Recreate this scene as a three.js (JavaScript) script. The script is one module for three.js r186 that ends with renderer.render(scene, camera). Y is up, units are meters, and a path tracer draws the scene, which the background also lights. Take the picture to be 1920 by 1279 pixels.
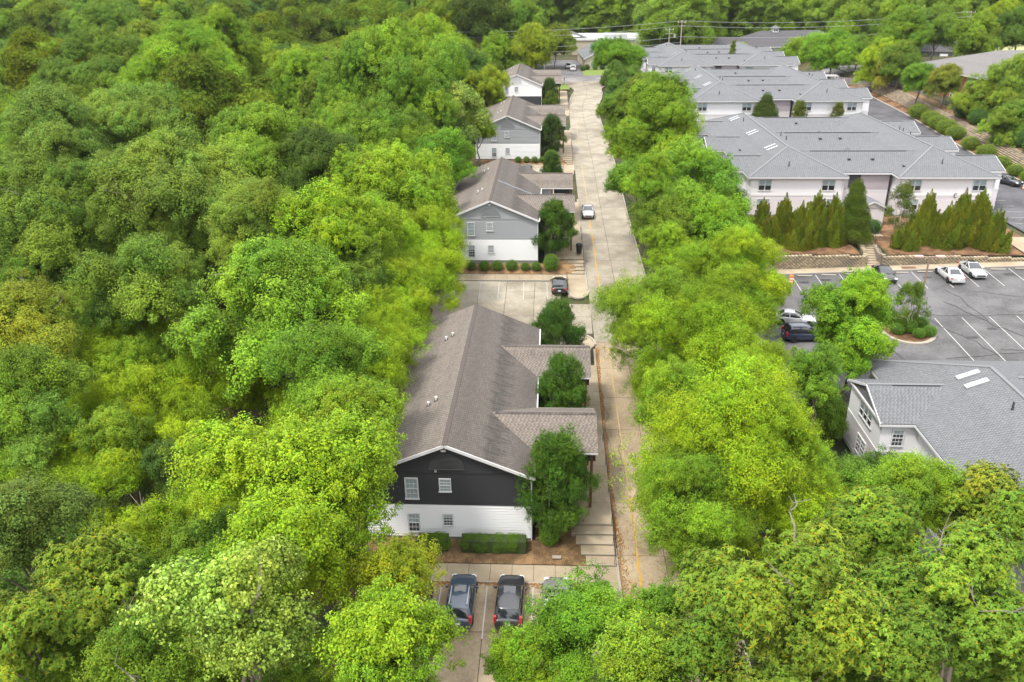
import * as THREE from 'three';
import { mergeGeometries } from 'three/addons/utils/BufferGeometryUtils.js';
import { FontLoader } from 'three/addons/loaders/FontLoader.js';
import { TextGeometry } from 'three/addons/geometries/TextGeometry.js';

// ---------------------------------------------------------------- camera, sky, sun, exposure
const scene = new THREE.Scene();
const camera = new THREE.PerspectiveCamera(44.84, 1024 / 682, 0.5, 9000);
camera.position.set(0, 40, 0);
camera.rotation.order = 'YXZ';
camera.rotation.set(-24.19 * Math.PI / 180, 2.91 * Math.PI / 180, -0.63 * Math.PI / 180);
const renderer = new THREE.WebGLRenderer({ antialias: true });
renderer.toneMapping = THREE.LinearToneMapping;
renderer.toneMappingExposure = 2.8;
renderer.shadowMap.enabled = true;

function mulberry(a) { return () => { a |= 0; a = a + 0x6D2B79F5 | 0; let t = Math.imul(a ^ a >>> 15, 1 | a); t = t + Math.imul(t ^ t >>> 7, 61 | t) ^ t; return ((t ^ t >>> 14) >>> 0) / 4294967296; }; }
const clamp = (x, a, b) => Math.min(b, Math.max(a, x)), lerp = (a, b, t) => a + (b - a) * t;
const sm = (a, b, x) => { const t = clamp((x - a) / (b - a), 0, 1); return t * t * (3 - 2 * t); };
// lattice noise that tiles with period p
function makeNoise(seed) {
  const r = mulberry(seed), N = 256, tab = new Float32Array(N * N).map(() => r());
  const n2 = (x, y, p) => {
    const xi = Math.floor(x), yi = Math.floor(y), fx = x - xi, fy = y - yi, u = fx * fx * (3 - 2 * fx), v = fy * fy * (3 - 2 * fy);
    const m = (k) => ((k % p) + p) % p, g = (a, b) => tab[(m(b) & 255) * N + (m(a) & 255)];
    return lerp(lerp(g(xi, yi), g(xi + 1, yi), u), lerp(g(xi, yi + 1), g(xi + 1, yi + 1), u), v);
  };
  return (x, y, p = 256, oct = 4) => { let s = 0, a = 0.5, t = 0; for (let o = 0; o < oct; o++) { s += a * n2(x, y, p); t += a; x *= 2; y *= 2; p = Math.min(256, p * 2); a *= 0.5; } return s / t; };
}
const noise = makeNoise(11);

{ // an overcast sky, brighter overhead, with soft cloud structure
  const W = 512, Hh = 256, d = new Float32Array(W * Hh * 4), nz = makeNoise(5);
  for (let j = 0; j < Hh; j++) for (let i = 0; i < W; i++) {
    const el = ((j + 0.5) / Hh - 0.5) * Math.PI, s = Math.max(0, Math.sin(el));
    const c = nz(i / W * 16, j / Hh * 10, 16, 5) - 0.5;
    const L = (0.43 + 0.62 * s) * (1 + 0.30 * c), k = (j * W + i) * 4;
    d[k] = L * 0.99; d[k + 1] = L * 1.0; d[k + 2] = L * 1.03; d[k + 3] = 1;
  }
  const t = new THREE.DataTexture(d, W, Hh, THREE.RGBAFormat, THREE.FloatType);
  t.mapping = THREE.EquirectangularReflectionMapping; t.magFilter = THREE.LinearFilter; t.needsUpdate = true;
  scene.background = t; scene.environment = t;
}
const sun = new THREE.DirectionalLight(new THREE.Color(1, 0.95, 0.86), 1.5);
sun.position.set(-75, 185, -40); sun.target.position.set(0, 0, -110);
sun.castShadow = true; sun.shadow.radius = 16; sun.shadow.mapSize.set(4096, 4096);
Object.assign(sun.shadow.camera, { left: -220, right: 220, top: 220, bottom: -220, near: 1, far: 700 });
scene.add(sun, sun.target);
scene.fog = new THREE.FogExp2(new THREE.Color(0.86, 0.9, 0.95), 0.00005);

// ---------------------------------------------------------------- helpers
const used = {};
function numbered(name) { const k = used[name] = (used[name] ?? -1) + 1; return k ? name + '_' + String(k).padStart(3, '0') : name; }
function shade(o) { o.traverse((c) => { if (c.isMesh) { c.castShadow = c.receiveShadow = true; } }); return o; }
function tag(o, label, category, group) { Object.assign(o.userData, { label, category }); if (group) o.userData.group = group; return o; }
function thing(name, label, category, pos = [0, 0, 0], turn = 0, group) {
  const o = new THREE.Group(); o.name = numbered(name); o.position.set(...pos); o.rotation.y = turn; scene.add(o);
  return tag(o, label, category, group);
}
function put(name, geo, mat, parent, top) {
  const m = new THREE.Mesh(Array.isArray(geo) ? mergeGeometries(geo.map(plain)) : geo, mat); m.name = top ? numbered(name) : name; m.castShadow = m.receiveShadow = true; parent.add(m); return m;
}
function plain(g) { // position, normal, uv only, without an index, so that any two can merge
  const q = g.index ? g.toNonIndexed() : g; const r = new THREE.BufferGeometry();
  for (const k of ['position', 'normal', 'uv']) r.setAttribute(k, q.attributes[k] ?? new THREE.Float32BufferAttribute(new Float32Array(q.attributes.position.count * 2), 2));
  return r;
}
function structure(o, label) { o.userData.kind = 'structure'; if (label) o.userData.label = label; return o; }
function geo(tris, uvs) { // flat triangles
  const g = new THREE.BufferGeometry(); g.setAttribute('position', new THREE.Float32BufferAttribute(tris, 3));
  g.setAttribute('uv', new THREE.Float32BufferAttribute(uvs ?? new Float32Array(tris.length / 3 * 2), 2)); g.computeVertexNormals(); return g;
}
const box = (w, h, d, x = 0, y = 0, z = 0) => new THREE.BoxGeometry(w, h, d).translate(x, y, z);
function boxUV(w, h, d, x, y, z) { // a box with uv in metres
  const g = box(w, h, d, x, y, z).toNonIndexed(), p = g.attributes.position, n = g.attributes.normal, uv = g.attributes.uv;
  for (let i = 0; i < p.count; i++) { const ax = Math.abs(n.getX(i)), ay = Math.abs(n.getY(i)); uv.setXY(i, ax > 0.5 ? p.getZ(i) : p.getX(i), ay > 0.5 ? p.getZ(i) : p.getY(i)); }
  return g;
}
function bar(a, b, r, seg = 6, r2 = r) { // a round bar between two points
  const A = new THREE.Vector3(...a), B = new THREE.Vector3(...b), L = A.distanceTo(B), g = new THREE.CylinderGeometry(r2, r, L, seg);
  g.translate(0, L / 2, 0); g.applyQuaternion(new THREE.Quaternion().setFromUnitVectors(new THREE.Vector3(0, 1, 0), B.clone().sub(A).normalize())); return g.translate(...a);
}
function beam(a, b, w, h) { // a square bar; h is its height
  const A = new THREE.Vector3(...a), B = new THREE.Vector3(...b), L = A.distanceTo(B), g = new THREE.BoxGeometry(w, h, L);
  const m = new THREE.Matrix4().lookAt(B, A, new THREE.Vector3(0, 1, 0)); m.setPosition(A.add(B).multiplyScalar(0.5)); return g.applyMatrix4(m);
}
// a convex flat polygon of 3D points, given thickness downwards; uv in metres, u level along the surface and v up its slope
function slab(pts, t) {
  const P = pts.map((p) => new THREE.Vector3(...p)), n = new THREE.Vector3();
  for (let i = 1; i < P.length - 1; i++) n.add(new THREE.Vector3().crossVectors(P[i].clone().sub(P[0]), P[i + 1].clone().sub(P[0])));
  n.normalize(); if (n.y < 0) { P.reverse(); n.negate(); }
  const u = new THREE.Vector3(n.z, 0, -n.x); if (u.lengthSq() < 1e-6) u.set(1, 0, 0); u.normalize();
  const v = new THREE.Vector3().crossVectors(n, u), tr = [], uv = [], add = (...q) => q.forEach((p) => { tr.push(p.x, p.y, p.z); uv.push(p.dot(u), p.dot(v)); });
  const Q = P.map((p) => p.clone().setY(p.y - t));
  for (let i = 1; i < P.length - 1; i++) { add(P[0], P[i], P[i + 1]); add(Q[0], Q[i + 1], Q[i]); }
  for (let i = 0; i < P.length; i++) { const j = (i + 1) % P.length; add(P[i], Q[i], Q[j]); add(P[i], Q[j], P[j]); }
  return geo(tr, uv);
}
function extrudeXY(pts, depth, z0 = 0) { // outline in x, y extruded along +z; uv in metres
  return new THREE.ExtrudeGeometry(new THREE.Shape(pts.map((p) => new THREE.Vector2(...p))), { depth, bevelEnabled: false }).translate(0, 0, z0);
}

// ---------------------------------------------------------------- textures and materials
function tex(w, h, fn, { srgb = true, sx = 1, sy = 1 } = {}) { // fn(u, v) -> [r, g, b] in 0..1; sx, sy: metres per repeat
  const d = new Uint8Array(w * h * 4);
  for (let j = 0; j < h; j++) for (let i = 0; i < w; i++) { const c = fn(i / w, j / h), k = (j * w + i) * 4; for (let q = 0; q < 3; q++) d[k + q] = clamp((c.length ? c[q] : c) * 255, 0, 255); d[k + 3] = 255; }
  const t = new THREE.DataTexture(d, w, h); t.wrapS = t.wrapT = THREE.RepeatWrapping; t.magFilter = THREE.LinearFilter; t.minFilter = THREE.LinearMipmapLinearFilter; t.generateMipmaps = true;
  if (srgb) t.colorSpace = THREE.SRGBColorSpace; t.repeat.set(1 / sx, 1 / sy); t.needsUpdate = true; return t;
}
const std = (c, roughness = 0.8, o = {}) => new THREE.MeshStandardMaterial({ color: Array.isArray(c) ? new THREE.Color(...c) : c, roughness, ...o });
const mix3 = (a, b, t) => [lerp(a[0], b[0], t), lerp(a[1], b[1], t), lerp(a[2], b[2], t)];
// shingles: courses of tabs, each tab with a tone of its own, under weather streaks
function shingleMat(base, dark, spread, streak, seed) {
  const r = mulberry(seed), cols = 24, rows = 32, tone = Array.from({ length: cols * rows }, () => r()), W = 1024, S = 7.2, SV = 4.8;
  const f = (u, v) => { const row = Math.floor(v * rows), o = row % 2 * 0.5 + (row % 3) * 0.17, cx = ((u * cols + o) % cols + cols) % cols, c = Math.floor(cx); return [tone[row * cols + c], cx - c, v * rows - row]; };
  const color = tex(W, W, (u, v) => {
    const [t, fx, fy] = f(u, v), g = noise(u * 200, v * 200, 200, 2) - 0.5;
    const q = fx < 0.42 ? 0.15 : 0.85, c = mix3(dark, base, clamp(lerp(0.6, q, spread) + (t - 0.5) * 0.35 + g * 0.3, 0, 1));
    const s = 1 - streak * sm(0.42, 0.8, noise(u * 9, v * 2, 2, 4)) * 0.55 - streak * 0.25 * noise(u * 30, v * 4, 2, 3);
    return c.map((x) => x * s * (fy < 0.14 || fx < 0.05 ? 0.8 : 1));
  }, { sx: S, sy: SV });
  const bump = tex(512, 512, (u, v) => { const [t, fx, fy] = f(u, v); return (1 - fy) * 0.6 * (fx < 0.06 ? 0.4 : 1) + t * 0.1 + (fx < 0.42 ? 0 : 0.25); }, { srgb: false, sx: S, sy: SV });
  return new THREE.MeshStandardMaterial({ map: color, bumpMap: bump, bumpScale: 0.012, roughness: 0.92 });
}
const brownShingle = shingleMat([0.515, 0.475, 0.44], [0.345, 0.315, 0.292], 0.6, 0.45, 3);
const brownShingleStained = shingleMat([0.435, 0.40, 0.375], [0.285, 0.262, 0.247], 0.6, 1.0, 13);
const greyShingle = shingleMat([0.455, 0.462, 0.474], [0.335, 0.342, 0.355], 0.75, 0.12, 4);
const darkShingle = shingleMat([0.354, 0.346, 0.362], [0.261, 0.253, 0.268], 0.7, 0.15, 6);
const tanGreyShingle = shingleMat([0.474, 0.462, 0.458], [0.394, 0.381, 0.377], 0.7, 0.15, 7);
const speckle = (base, dark, blot, fine, sx, seedX) => tex(1024, 1024, (u, v) => {
  const a = noise(u * 5 + seedX, v * 5, 5, 5), b = noise(u * 160, v * 160, 160, 2), c = noise(u * 17, v * 17 + seedX, 17, 4);
  return mix3(dark, base, clamp(0.5 + (a - 0.5) * blot * 2 + (c - 0.5) * blot + (b - 0.5) * fine, 0, 1));
}, { sx, sy: sx });
const concreteTex = speckle([0.63, 0.6, 0.54], [0.47, 0.435, 0.38], 0.75, 0.5, 23, 0);
const concrete = new THREE.MeshStandardMaterial({ map: concreteTex, roughness: 0.92 });
const slabTones = [0.92, 1, 1.05, 0.97].map((k) => new THREE.MeshStandardMaterial({ map: concreteTex, color: new THREE.Color(k, k, k), roughness: 0.92 }));
const walkTex = speckle([0.646, 0.592, 0.506], [0.539, 0.482, 0.400], 0.6, 0.4, 11, 3);
const walkMat = new THREE.MeshStandardMaterial({ map: walkTex, roughness: 0.92 });
const warmTones = [0.95, 1.02, 1.08].map((k) => new THREE.MeshStandardMaterial({ map: concreteTex, color: new THREE.Color(k * 1.12, k, k * 0.84), roughness: 0.92 }));
const asphaltTex = speckle([0.395, 0.387, 0.392], [0.285, 0.278, 0.284], 1.0, 0.7, 27, 7);
const asphalt = new THREE.MeshStandardMaterial({ map: asphaltTex, roughness: 0.88 });
const darkAsphalt = new THREE.MeshStandardMaterial({ map: asphaltTex, color: new THREE.Color(0.8, 0.82, 0.88), roughness: 0.88 });
const streetMat = new THREE.MeshStandardMaterial({ map: asphaltTex, color: new THREE.Color(1.75, 1.7, 1.62), roughness: 0.9 });
const stainMat = std([0.03, 0.029, 0.03], 0.6);
const mulchTex = speckle([0.54, 0.43, 0.30], [0.32, 0.245, 0.16], 1.1, 1.2, 7, 1);
const mulch = new THREE.MeshStandardMaterial({ map: mulchTex, bumpMap: mulchTex, bumpScale: 0.05, roughness: 1 });
const redMulch = new THREE.MeshStandardMaterial({ map: mulchTex, color: new THREE.Color(0.85, 0.74, 0.72), roughness: 1 });
const M = {
  white: std([0.74, 0.74, 0.75], 0.55), trim: std([0.6, 0.59, 0.6], 0.5), dark: std([0.022, 0.0225, 0.026], 0.6), grey: std([0.285, 0.295, 0.31], 0.65), foundation: std([0.22, 0.215, 0.205], 0.9),
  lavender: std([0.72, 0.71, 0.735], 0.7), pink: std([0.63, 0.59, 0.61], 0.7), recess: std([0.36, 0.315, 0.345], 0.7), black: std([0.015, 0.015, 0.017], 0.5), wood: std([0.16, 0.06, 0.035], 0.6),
  fence: std([0.22, 0.2, 0.19], 0.9), brownMetal: std([0.25, 0.17, 0.125], 0.5), brick: std([0.36, 0.14, 0.085], 0.85), beige: std([0.42, 0.37, 0.28], 0.8), vent: std([0.7, 0.7, 0.7], 0.5), ventDark: std([0.04, 0.04, 0.045], 0.6),
  kerb: std([0.32, 0.285, 0.235], 0.9), yellow: std([0.5, 0.27, 0.015], 0.85), faded: std([0.4, 0.29, 0.12], 0.9), linePaint: std([0.38, 0.375, 0.355], 0.85), seal: std([0.035, 0.034, 0.037], 0.7), rubber: std([0.012, 0.012, 0.013], 0.8),
  rim: std([0.45, 0.46, 0.48], 0.35, { metalness: 0.8 }), red: std([0.45, 0.012, 0.012], 0.25), lamp: std([0.8, 0.82, 0.85], 0.12), plate: std([0.7, 0.72, 0.75], 0.5), chrome: std([0.7, 0.7, 0.72], 0.15, { metalness: 1 }),
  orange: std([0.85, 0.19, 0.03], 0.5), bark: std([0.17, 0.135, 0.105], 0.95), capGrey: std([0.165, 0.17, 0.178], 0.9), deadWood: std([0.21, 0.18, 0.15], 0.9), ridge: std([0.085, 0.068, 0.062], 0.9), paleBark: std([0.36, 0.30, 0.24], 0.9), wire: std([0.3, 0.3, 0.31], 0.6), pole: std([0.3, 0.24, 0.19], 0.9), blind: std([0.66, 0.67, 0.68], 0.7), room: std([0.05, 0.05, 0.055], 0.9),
  drainIron: std([0.16, 0.085, 0.06], 0.8), galvanized: std([0.42, 0.43, 0.44], 0.45, { metalness: 0.6 }), skylight: new THREE.MeshPhysicalMaterial({ color: new THREE.Color(0.4, 0.43, 0.46), roughness: 0.12, clearcoat: 1 }),
  pane: new THREE.MeshPhysicalMaterial({ color: new THREE.Color(0.82, 0.87, 0.88), roughness: 0.03, transmission: 1, thickness: 0 }),
  carGlass: new THREE.MeshPhysicalMaterial({ color: new THREE.Color(0.018, 0.022, 0.026), roughness: 0.05, clearcoat: 1, clearcoatRoughness: 0.03 }),
  block: std([1, 1, 1], 0.95), patch: new THREE.MeshStandardMaterial({ map: greyShingle.map, color: new THREE.Color(1.15, 1.15, 1.2), roughness: 0.9 }),
};
const brickTex = tex(512, 512, (u, v) => { const rr = Math.floor(v * 40), x = (u * 14 + (rr % 2) * 0.5) % 1, y = (v * 40) % 1, t = noise(Math.floor(u * 14 + (rr % 2) * 0.5) * 3.7, rr * 5.1, 256, 1); return x < 0.06 || y < 0.14 ? [0.62, 0.56, 0.5] : mix3([0.5, 0.24, 0.17], [0.66, 0.36, 0.26], t); }, { sx: 3.2, sy: 3.2 });
M.brick = new THREE.MeshStandardMaterial({ map: brickTex, roughness: 0.9 });

// ---------------------------------------------------------------- the lie of the land
const knots = (list) => (t) => { for (let i = 1; i < list.length; i++) if (t >= list[i][0]) { const a = list[i - 1], b = list[i]; return lerp(a[1], b[1], clamp((t - a[0]) / (b[0] - a[0]), 0, 1)); } return list[list.length - 1][1]; };
const roadY = knots([[20, 0.4], [-42, 1.85], [-60, 2.3], [-74, 2.9], [-84, 3.6], [-97, 4.75], [-110, 5.4], [-126, 6.15], [-137, 6.7], [-150, 7.4], [-180, 8.3], [-202, 9], [-235, 9.7], [-260, 10], [-330, 10.4], [-4000, 10.4]]);
const lotY = knots([[20, 0.4], [-44.6, 1.93], [-46.3, 2.05], [-48.2, 2.35], [-74, 2.6], [-78, 3], [-84, 3.6], [-96.8, 4.72], [-98.6, 4.85], [-100.6, 5.5], [-126.5, 5.9], [-130, 6.3], [-137, 6.7], [-149, 7.4], [-150.9, 7.5], [-152.9, 7.9], [-179, 8.1], [-183, 8.4], [-202, 9], [-203.7, 9.1], [-205.6, 9.4], [-236, 9.65], [-260, 10], [-330, 10.4], [-4000, 10.4]]);
const padY = knots([[20, 1.1], [-69, 1.1], [-72, 3], [-101, 4], [-103.25, 4], [-103.8, 5.9], [-112, 6.1], [-168, 6.4], [-176, 8.4], [-226, 8.9], [-234, 10], [-330, 10.6], [-4000, 10.6]]);
const sideY = knots([[20, 1.1], [-69, 1.3], [-75, 4.2], [-103.9, 5.3], [-125, 5.7], [-145, 6.5], [-165, 7.7], [-195, 9.5], [-215, 10.2], [-330, 10.6], [-4000, 10.6]]);
function gy(x, z) {
  const rd = roadY(z), lp = lotY(z);
  if (x < 2.5) return lp - clamp(-16 - x, 0, 80) * 0.03;
  if (x < 4.4) return lerp(lp, rd, (x - 2.5) / 1.9);
  if (x < 12) return rd;
  if (x > 40.75 && x < 43.25 && z < -103.22 && z > -112) return lerp(4.3, 6.0, (-103.22 - z) / 8.8) - 0.2;
  const lot = sm(-70, -74, z) * (1 - sm(-103.25, -103.8, z));
  let r = padY(z) + lot * 0.043 * clamp(x - 29, 0, 50);
  r = lerp(r, sideY(z), sm(64.6, 67.5, x)) + sm(79.3, 85, x) * 2.2 * sm(-110, -125, z);
  return lerp(rd, r, sm(12, 26, x));
}
function upward(g) { // turns a sheet whose faces look down
  if (g.attributes.normal.getY(0) >= 0) return g;
  for (const [k, n] of [['position', 3], ['uv', 2]]) { const a = g.attributes[k].array; for (let i = 0; i < a.length; i += n * 3) for (let q = 0; q < n; q++) { const t = a[i + n + q]; a[i + n + q] = a[i + 2 * n + q]; a[i + 2 * n + q] = t; } }
  g.computeVertexNormals(); return g;
}
// a sheet laid over the land inside a rectangle, lift metres above it
function sheet(x0, x1, z0, z1, lift, step = 2, inside) {
  const nx = Math.max(1, Math.round((x1 - x0) / step)), nz = Math.max(1, Math.round(Math.abs(z1 - z0) / step)), pos = [], uv = [];
  const pt = (i, j) => { const x = lerp(x0, x1, i / nx), z = lerp(z0, z1, j / nz); return [x, gy(x, z) + lift, z]; };
  for (let j = 0; j < nz; j++) for (let i = 0; i < nx; i++) {
    const a = pt(i, j), b = pt(i + 1, j), c = pt(i + 1, j + 1), d = pt(i, j + 1);
    if (inside && !inside((a[0] + c[0]) / 2, (a[2] + c[2]) / 2)) continue;
    for (const p of [a, b, c, a, c, d]) { pos.push(...p); uv.push(p[0], p[2]); }
  }
  return upward(geo(pos, uv));
}
// a strip along a line of [x, z] points, following the land
function strip(line, w, lift, t = 0, step = 1) {
  const pts = []; for (let i = 0; i < line.length - 1; i++) { const [a, b] = [line[i], line[i + 1]], n = Math.max(1, Math.ceil(Math.hypot(b[0] - a[0], b[1] - a[1]) / step)); for (let k = 0; k < n; k++) pts.push([lerp(a[0], b[0], k / n), lerp(a[1], b[1], k / n)]); }
  pts.push(line[line.length - 1]);
  const L = [], R = []; pts.forEach((p, i) => { const a = pts[Math.max(0, i - 1)], b = pts[Math.min(pts.length - 1, i + 1)], l = Math.hypot(b[0] - a[0], b[1] - a[1]) || 1, nx = (b[1] - a[1]) / l * w / 2, nz = -(b[0] - a[0]) / l * w / 2, y = gy(p[0], p[1]) + lift; L.push([p[0] + nx, y, p[1] + nz]); R.push([p[0] - nx, y, p[1] - nz]); });
  const pos = [], uv = [], quad = (a, b, c, d) => { for (const p of [a, b, c, a, c, d]) { pos.push(...p); uv.push(p[0] + p[1], p[2]); } }, dn = (p) => [p[0], p[1] - t, p[2]];
  for (let i = 0; i < pts.length - 1; i++) { quad(L[i], L[i + 1], R[i + 1], R[i]); if (t) { quad(L[i + 1], L[i], dn(L[i]), dn(L[i + 1])); quad(R[i], R[i + 1], dn(R[i + 1]), dn(R[i])); } }
  if (t) { const e = pts.length - 1; quad(L[0], R[0], dn(R[0]), dn(L[0])); quad(R[e], L[e], dn(L[e]), dn(R[e])); }
  return upward(geo(pos, uv));
}

// ---------------------------------------------------------------- ground, road, walks, lots
const soilTex = tex(1024, 1024, (u, v) => { const a = noise(u * 9, v * 9, 9, 5), b = noise(u * 70, v * 70, 70, 3); return mix3(mix3([0.16, 0.2, 0.09], [0.33, 0.27, 0.17], sm(0.35, 0.65, a)), [0.2, 0.25, 0.1], sm(0.45, 0.7, b) * 0.7); }, { sx: 30, sy: 30 });
{
  const xs = [-3000, -1200, -500], zs = [200, 60];
  for (let x = -240; x <= 260; x += 2) { xs.push(x); if (x === 40) xs.push(40.5, 40.8); if (x === 42) xs.push(43.2, 43.5); } xs.push(500, 1200, 3000);
  for (let z = 20; z >= -340; z -= 2) { zs.push(z); if (z === -102) zs.push(-103.2, -103.85); } zs.push(-400, -600, -1200, -4000);
  const pos = [], uv = [], idx = [], nx = xs.length;
  const paved = (x, z) => (x > -14 && x < 12 && z < -20 && z > -252) || (x > 20 && x < 80 && z < -66 && z > -240) || Math.abs(z + 260) < 9;
  for (const z of zs) for (const x of xs) { pos.push(x, gy(x, z) - (paved(x, z) ? 0.16 : 0.02 + 0.25 * noise(x * 0.2 + 80, z * 0.2 + 400)), z); uv.push(x, z); }
  for (let j = 0; j < zs.length - 1; j++) for (let i = 0; i < nx - 1; i++) { const a = j * nx + i; idx.push(a, a + 1, a + nx, a + 1, a + nx + 1, a + nx); }
  const g = new THREE.BufferGeometry(); g.setAttribute('position', new THREE.Float32BufferAttribute(pos, 3)); g.setAttribute('uv', new THREE.Float32BufferAttribute(uv, 2)); g.setIndex(idx); g.computeVertexNormals();
  if (g.attributes.normal.getY(0) < 0) { for (let i = 0; i < idx.length; i += 3) [idx[i + 1], idx[i + 2]] = [idx[i + 2], idx[i + 1]]; g.setIndex(idx); g.computeVertexNormals(); }
  structure(put('ground', g, new THREE.MeshStandardMaterial({ map: soilTex, roughness: 1 }), scene, 1), 'dark leaf-littered forest floor and verges around the buildings');
}
const leftEdge = knots([[10, 5.1], [-44, 4.95], [-62, 4.6], [-80, 4.75], [-100, 4.4], [-124, 4.25], [-160, 3.95], [-196, 3.9], [-212, 4.05], [-225, 5], [-233, 6], [-239, 6], [-246, 2.5], [-252, -1], [-400, -1]]);
const rightEdge = knots([[10, 12], [-46, 12], [-97, 11.7], [-122, 11.4], [-155, 11.35], [-170, 11.1], [-196, 10.7], [-205, 10.9], [-212, 11.3], [-222, 12.6], [-230, 13.1], [-238, 13.2], [-245, 15.5], [-252, 20], [-400, 20]]);
const mid = (z) => lerp(leftEdge(z), rightEdge(z), 0.47);
// one concrete panel between four [x, z] corners, on the land, with real open joints round it
function panel(parent, name, mat, c, lift, gap = 0.02, t = 0.14, yf = gy) {
  const cx = c.reduce((s, p) => s + p[0], 0) / 4, cz = c.reduce((s, p) => s + p[1], 0) / 4, pos = [], uv = [], n = 3;
  const q = c.map(([x, z]) => [x + Math.sign(cx - x) * gap, z + Math.sign(cz - z) * gap]);
  const pt = (u, v) => { const x = lerp(lerp(q[0][0], q[1][0], u), lerp(q[3][0], q[2][0], u), v), z = lerp(lerp(q[0][1], q[1][1], u), lerp(q[3][1], q[2][1], u), v); return [x, yf(x, z) + lift, z]; };
  const quad = (a, b, d, e) => { for (const p of [a, b, d, a, d, e]) { pos.push(...p); uv.push(p[0], p[2]); } }, dn = (p) => [p[0], p[1] - t, p[2]];
  for (let j = 0; j < n; j++) quad(pt(0, j / n), pt(1, j / n), pt(1, (j + 1) / n), pt(0, (j + 1) / n));
  for (let j = 0; j < n; j++) { const A = pt(0, j / n), B = pt(0, (j + 1) / n), C = pt(1, j / n), D = pt(1, (j + 1) / n); quad(A, B, dn(B), dn(A)); quad(D, C, dn(C), dn(D)); }
  quad(pt(0, 0), pt(1, 0), dn(pt(1, 0)), dn(pt(0, 0))); quad(pt(1, 1), pt(0, 1), dn(pt(0, 1)), dn(pt(1, 1)));
  return put(name, upward(geo(pos, uv)), mat, parent);
}
const rnd = mulberry(77);
const pick = (list) => list[Math.floor(rnd() * list.length)];
const road = new THREE.Group(); road.name = 'road'; scene.add(road); structure(road, 'pale concrete road running straight away between the houses and the tree row');
{
  const lines = []; for (let z = -14; z > -250; z -= z > -170 ? 5.6 : 6.4) lines.push(z); lines.push(-252.5);
  for (let i = 0; i < lines.length - 1; i++) { const a = lines[i], b = lines[i + 1];
    panel(road, 'slab', pick(a > -80 ? warmTones : slabTones), [[leftEdge(a) + 0.02, a], [mid(a), a], [mid(b), b], [leftEdge(b) + 0.02, b]], 0);
    panel(road, 'slab', pick(a > -80 ? warmTones : slabTones), [[mid(a), a], [rightEdge(a), a], [rightEdge(b), b], [mid(b), b]], 0); }
  // kerb lines, with the gutter pan beside the walk
  const ledge = (f, z0, z1, off) => { const l = []; for (let z = z0; z >= z1; z -= 3) l.push([f(z) + off, z]); l.push([f(z1) + off, z1]); return l; };
  put('kerb', strip(ledge(rightEdge, -14, -243, 0.1), 0.18, 0.13, 0.3), M.kerb, road);
  put('kerb', strip(ledge(leftEdge, -14, -79.5, -0.1), 0.2, 0.14, 0.3), M.kerb, road);
  put('kerb', strip(ledge(leftEdge, -94, -130, -0.1), 0.2, 0.14, 0.3), M.kerb, road);
  put('kerb', strip(ledge(leftEdge, -147, -183, -0.1), 0.2, 0.14, 0.3), M.kerb, road);
  put('kerb', strip(ledge(leftEdge, -200, -250, -0.1), 0.2, 0.14, 0.3), M.kerb, road);
  const line = (name, pts, w, mat) => put(name, strip(pts, w, 0.012, 0, 0.8), mat, road);
  line('fire_lane_line', [[5.05, -79.8], [6.15, -79.8]], 0.1, M.faded);
  line('fire_lane_line', [[6.15, -79.8], [6.28, -61], [6.36, -54], [6.3, -48]], 0.1, M.faded);
  line('fire_lane_line', [[6.35, -54.5], [6.28, -41.7], [6.2, -26]], 0.12, M.yellow);
  line('fire_lane_line', [[4.75, -93.75], [5.94, -93.5], [5.68, -120.2]], 0.11, M.yellow);
  line('fire_lane_line', [[5.66, -126], [5.4, -152], [5.3, -175]], 0.08, M.faded);
  line('fire_lane_line', [[5.3, -176], [5.4, -215], [6.5, -229]], 0.07, M.faded);
  for (const [x, z] of [[5.55, -44], [5.85, -44.1], [5.0, -97], [5.3, -97], [5.2, -76.8], [5.5, -76.9]]) line('painted_mark', [[x, z], [x, z - 1]], 0.1, M.faded);
  for (const k of [0, 1, 2, 3]) { const p = [[8.3 - k, -52 - k * 3]]; for (let i = 0; i < 8; i++) p.push([p[i][0] + (rnd() - 0.35) * 0.5, p[i][1] - 0.8]); line('crack', p, 0.03, M.seal); }
  structure(put('cross_street', sheet(-120, 140, -252.4, -267, 0.0, 3), streetMat, scene, 1), 'grey street crossing the far end of the concrete road');
  structure(put('driveway', sheet(-3.5, 9.3, -267, -312, 0.01, 3), asphalt, scene, 1), 'dark asphalt drive beyond the cross street beside the beige office');
  structure(put('lawn', sheet(9.4, 30, -267, -285, 0.03, 2), std([0.13, 0.18, 0.03], 1), scene, 1), 'strip of mown grass in front of the beige office');
}
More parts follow.
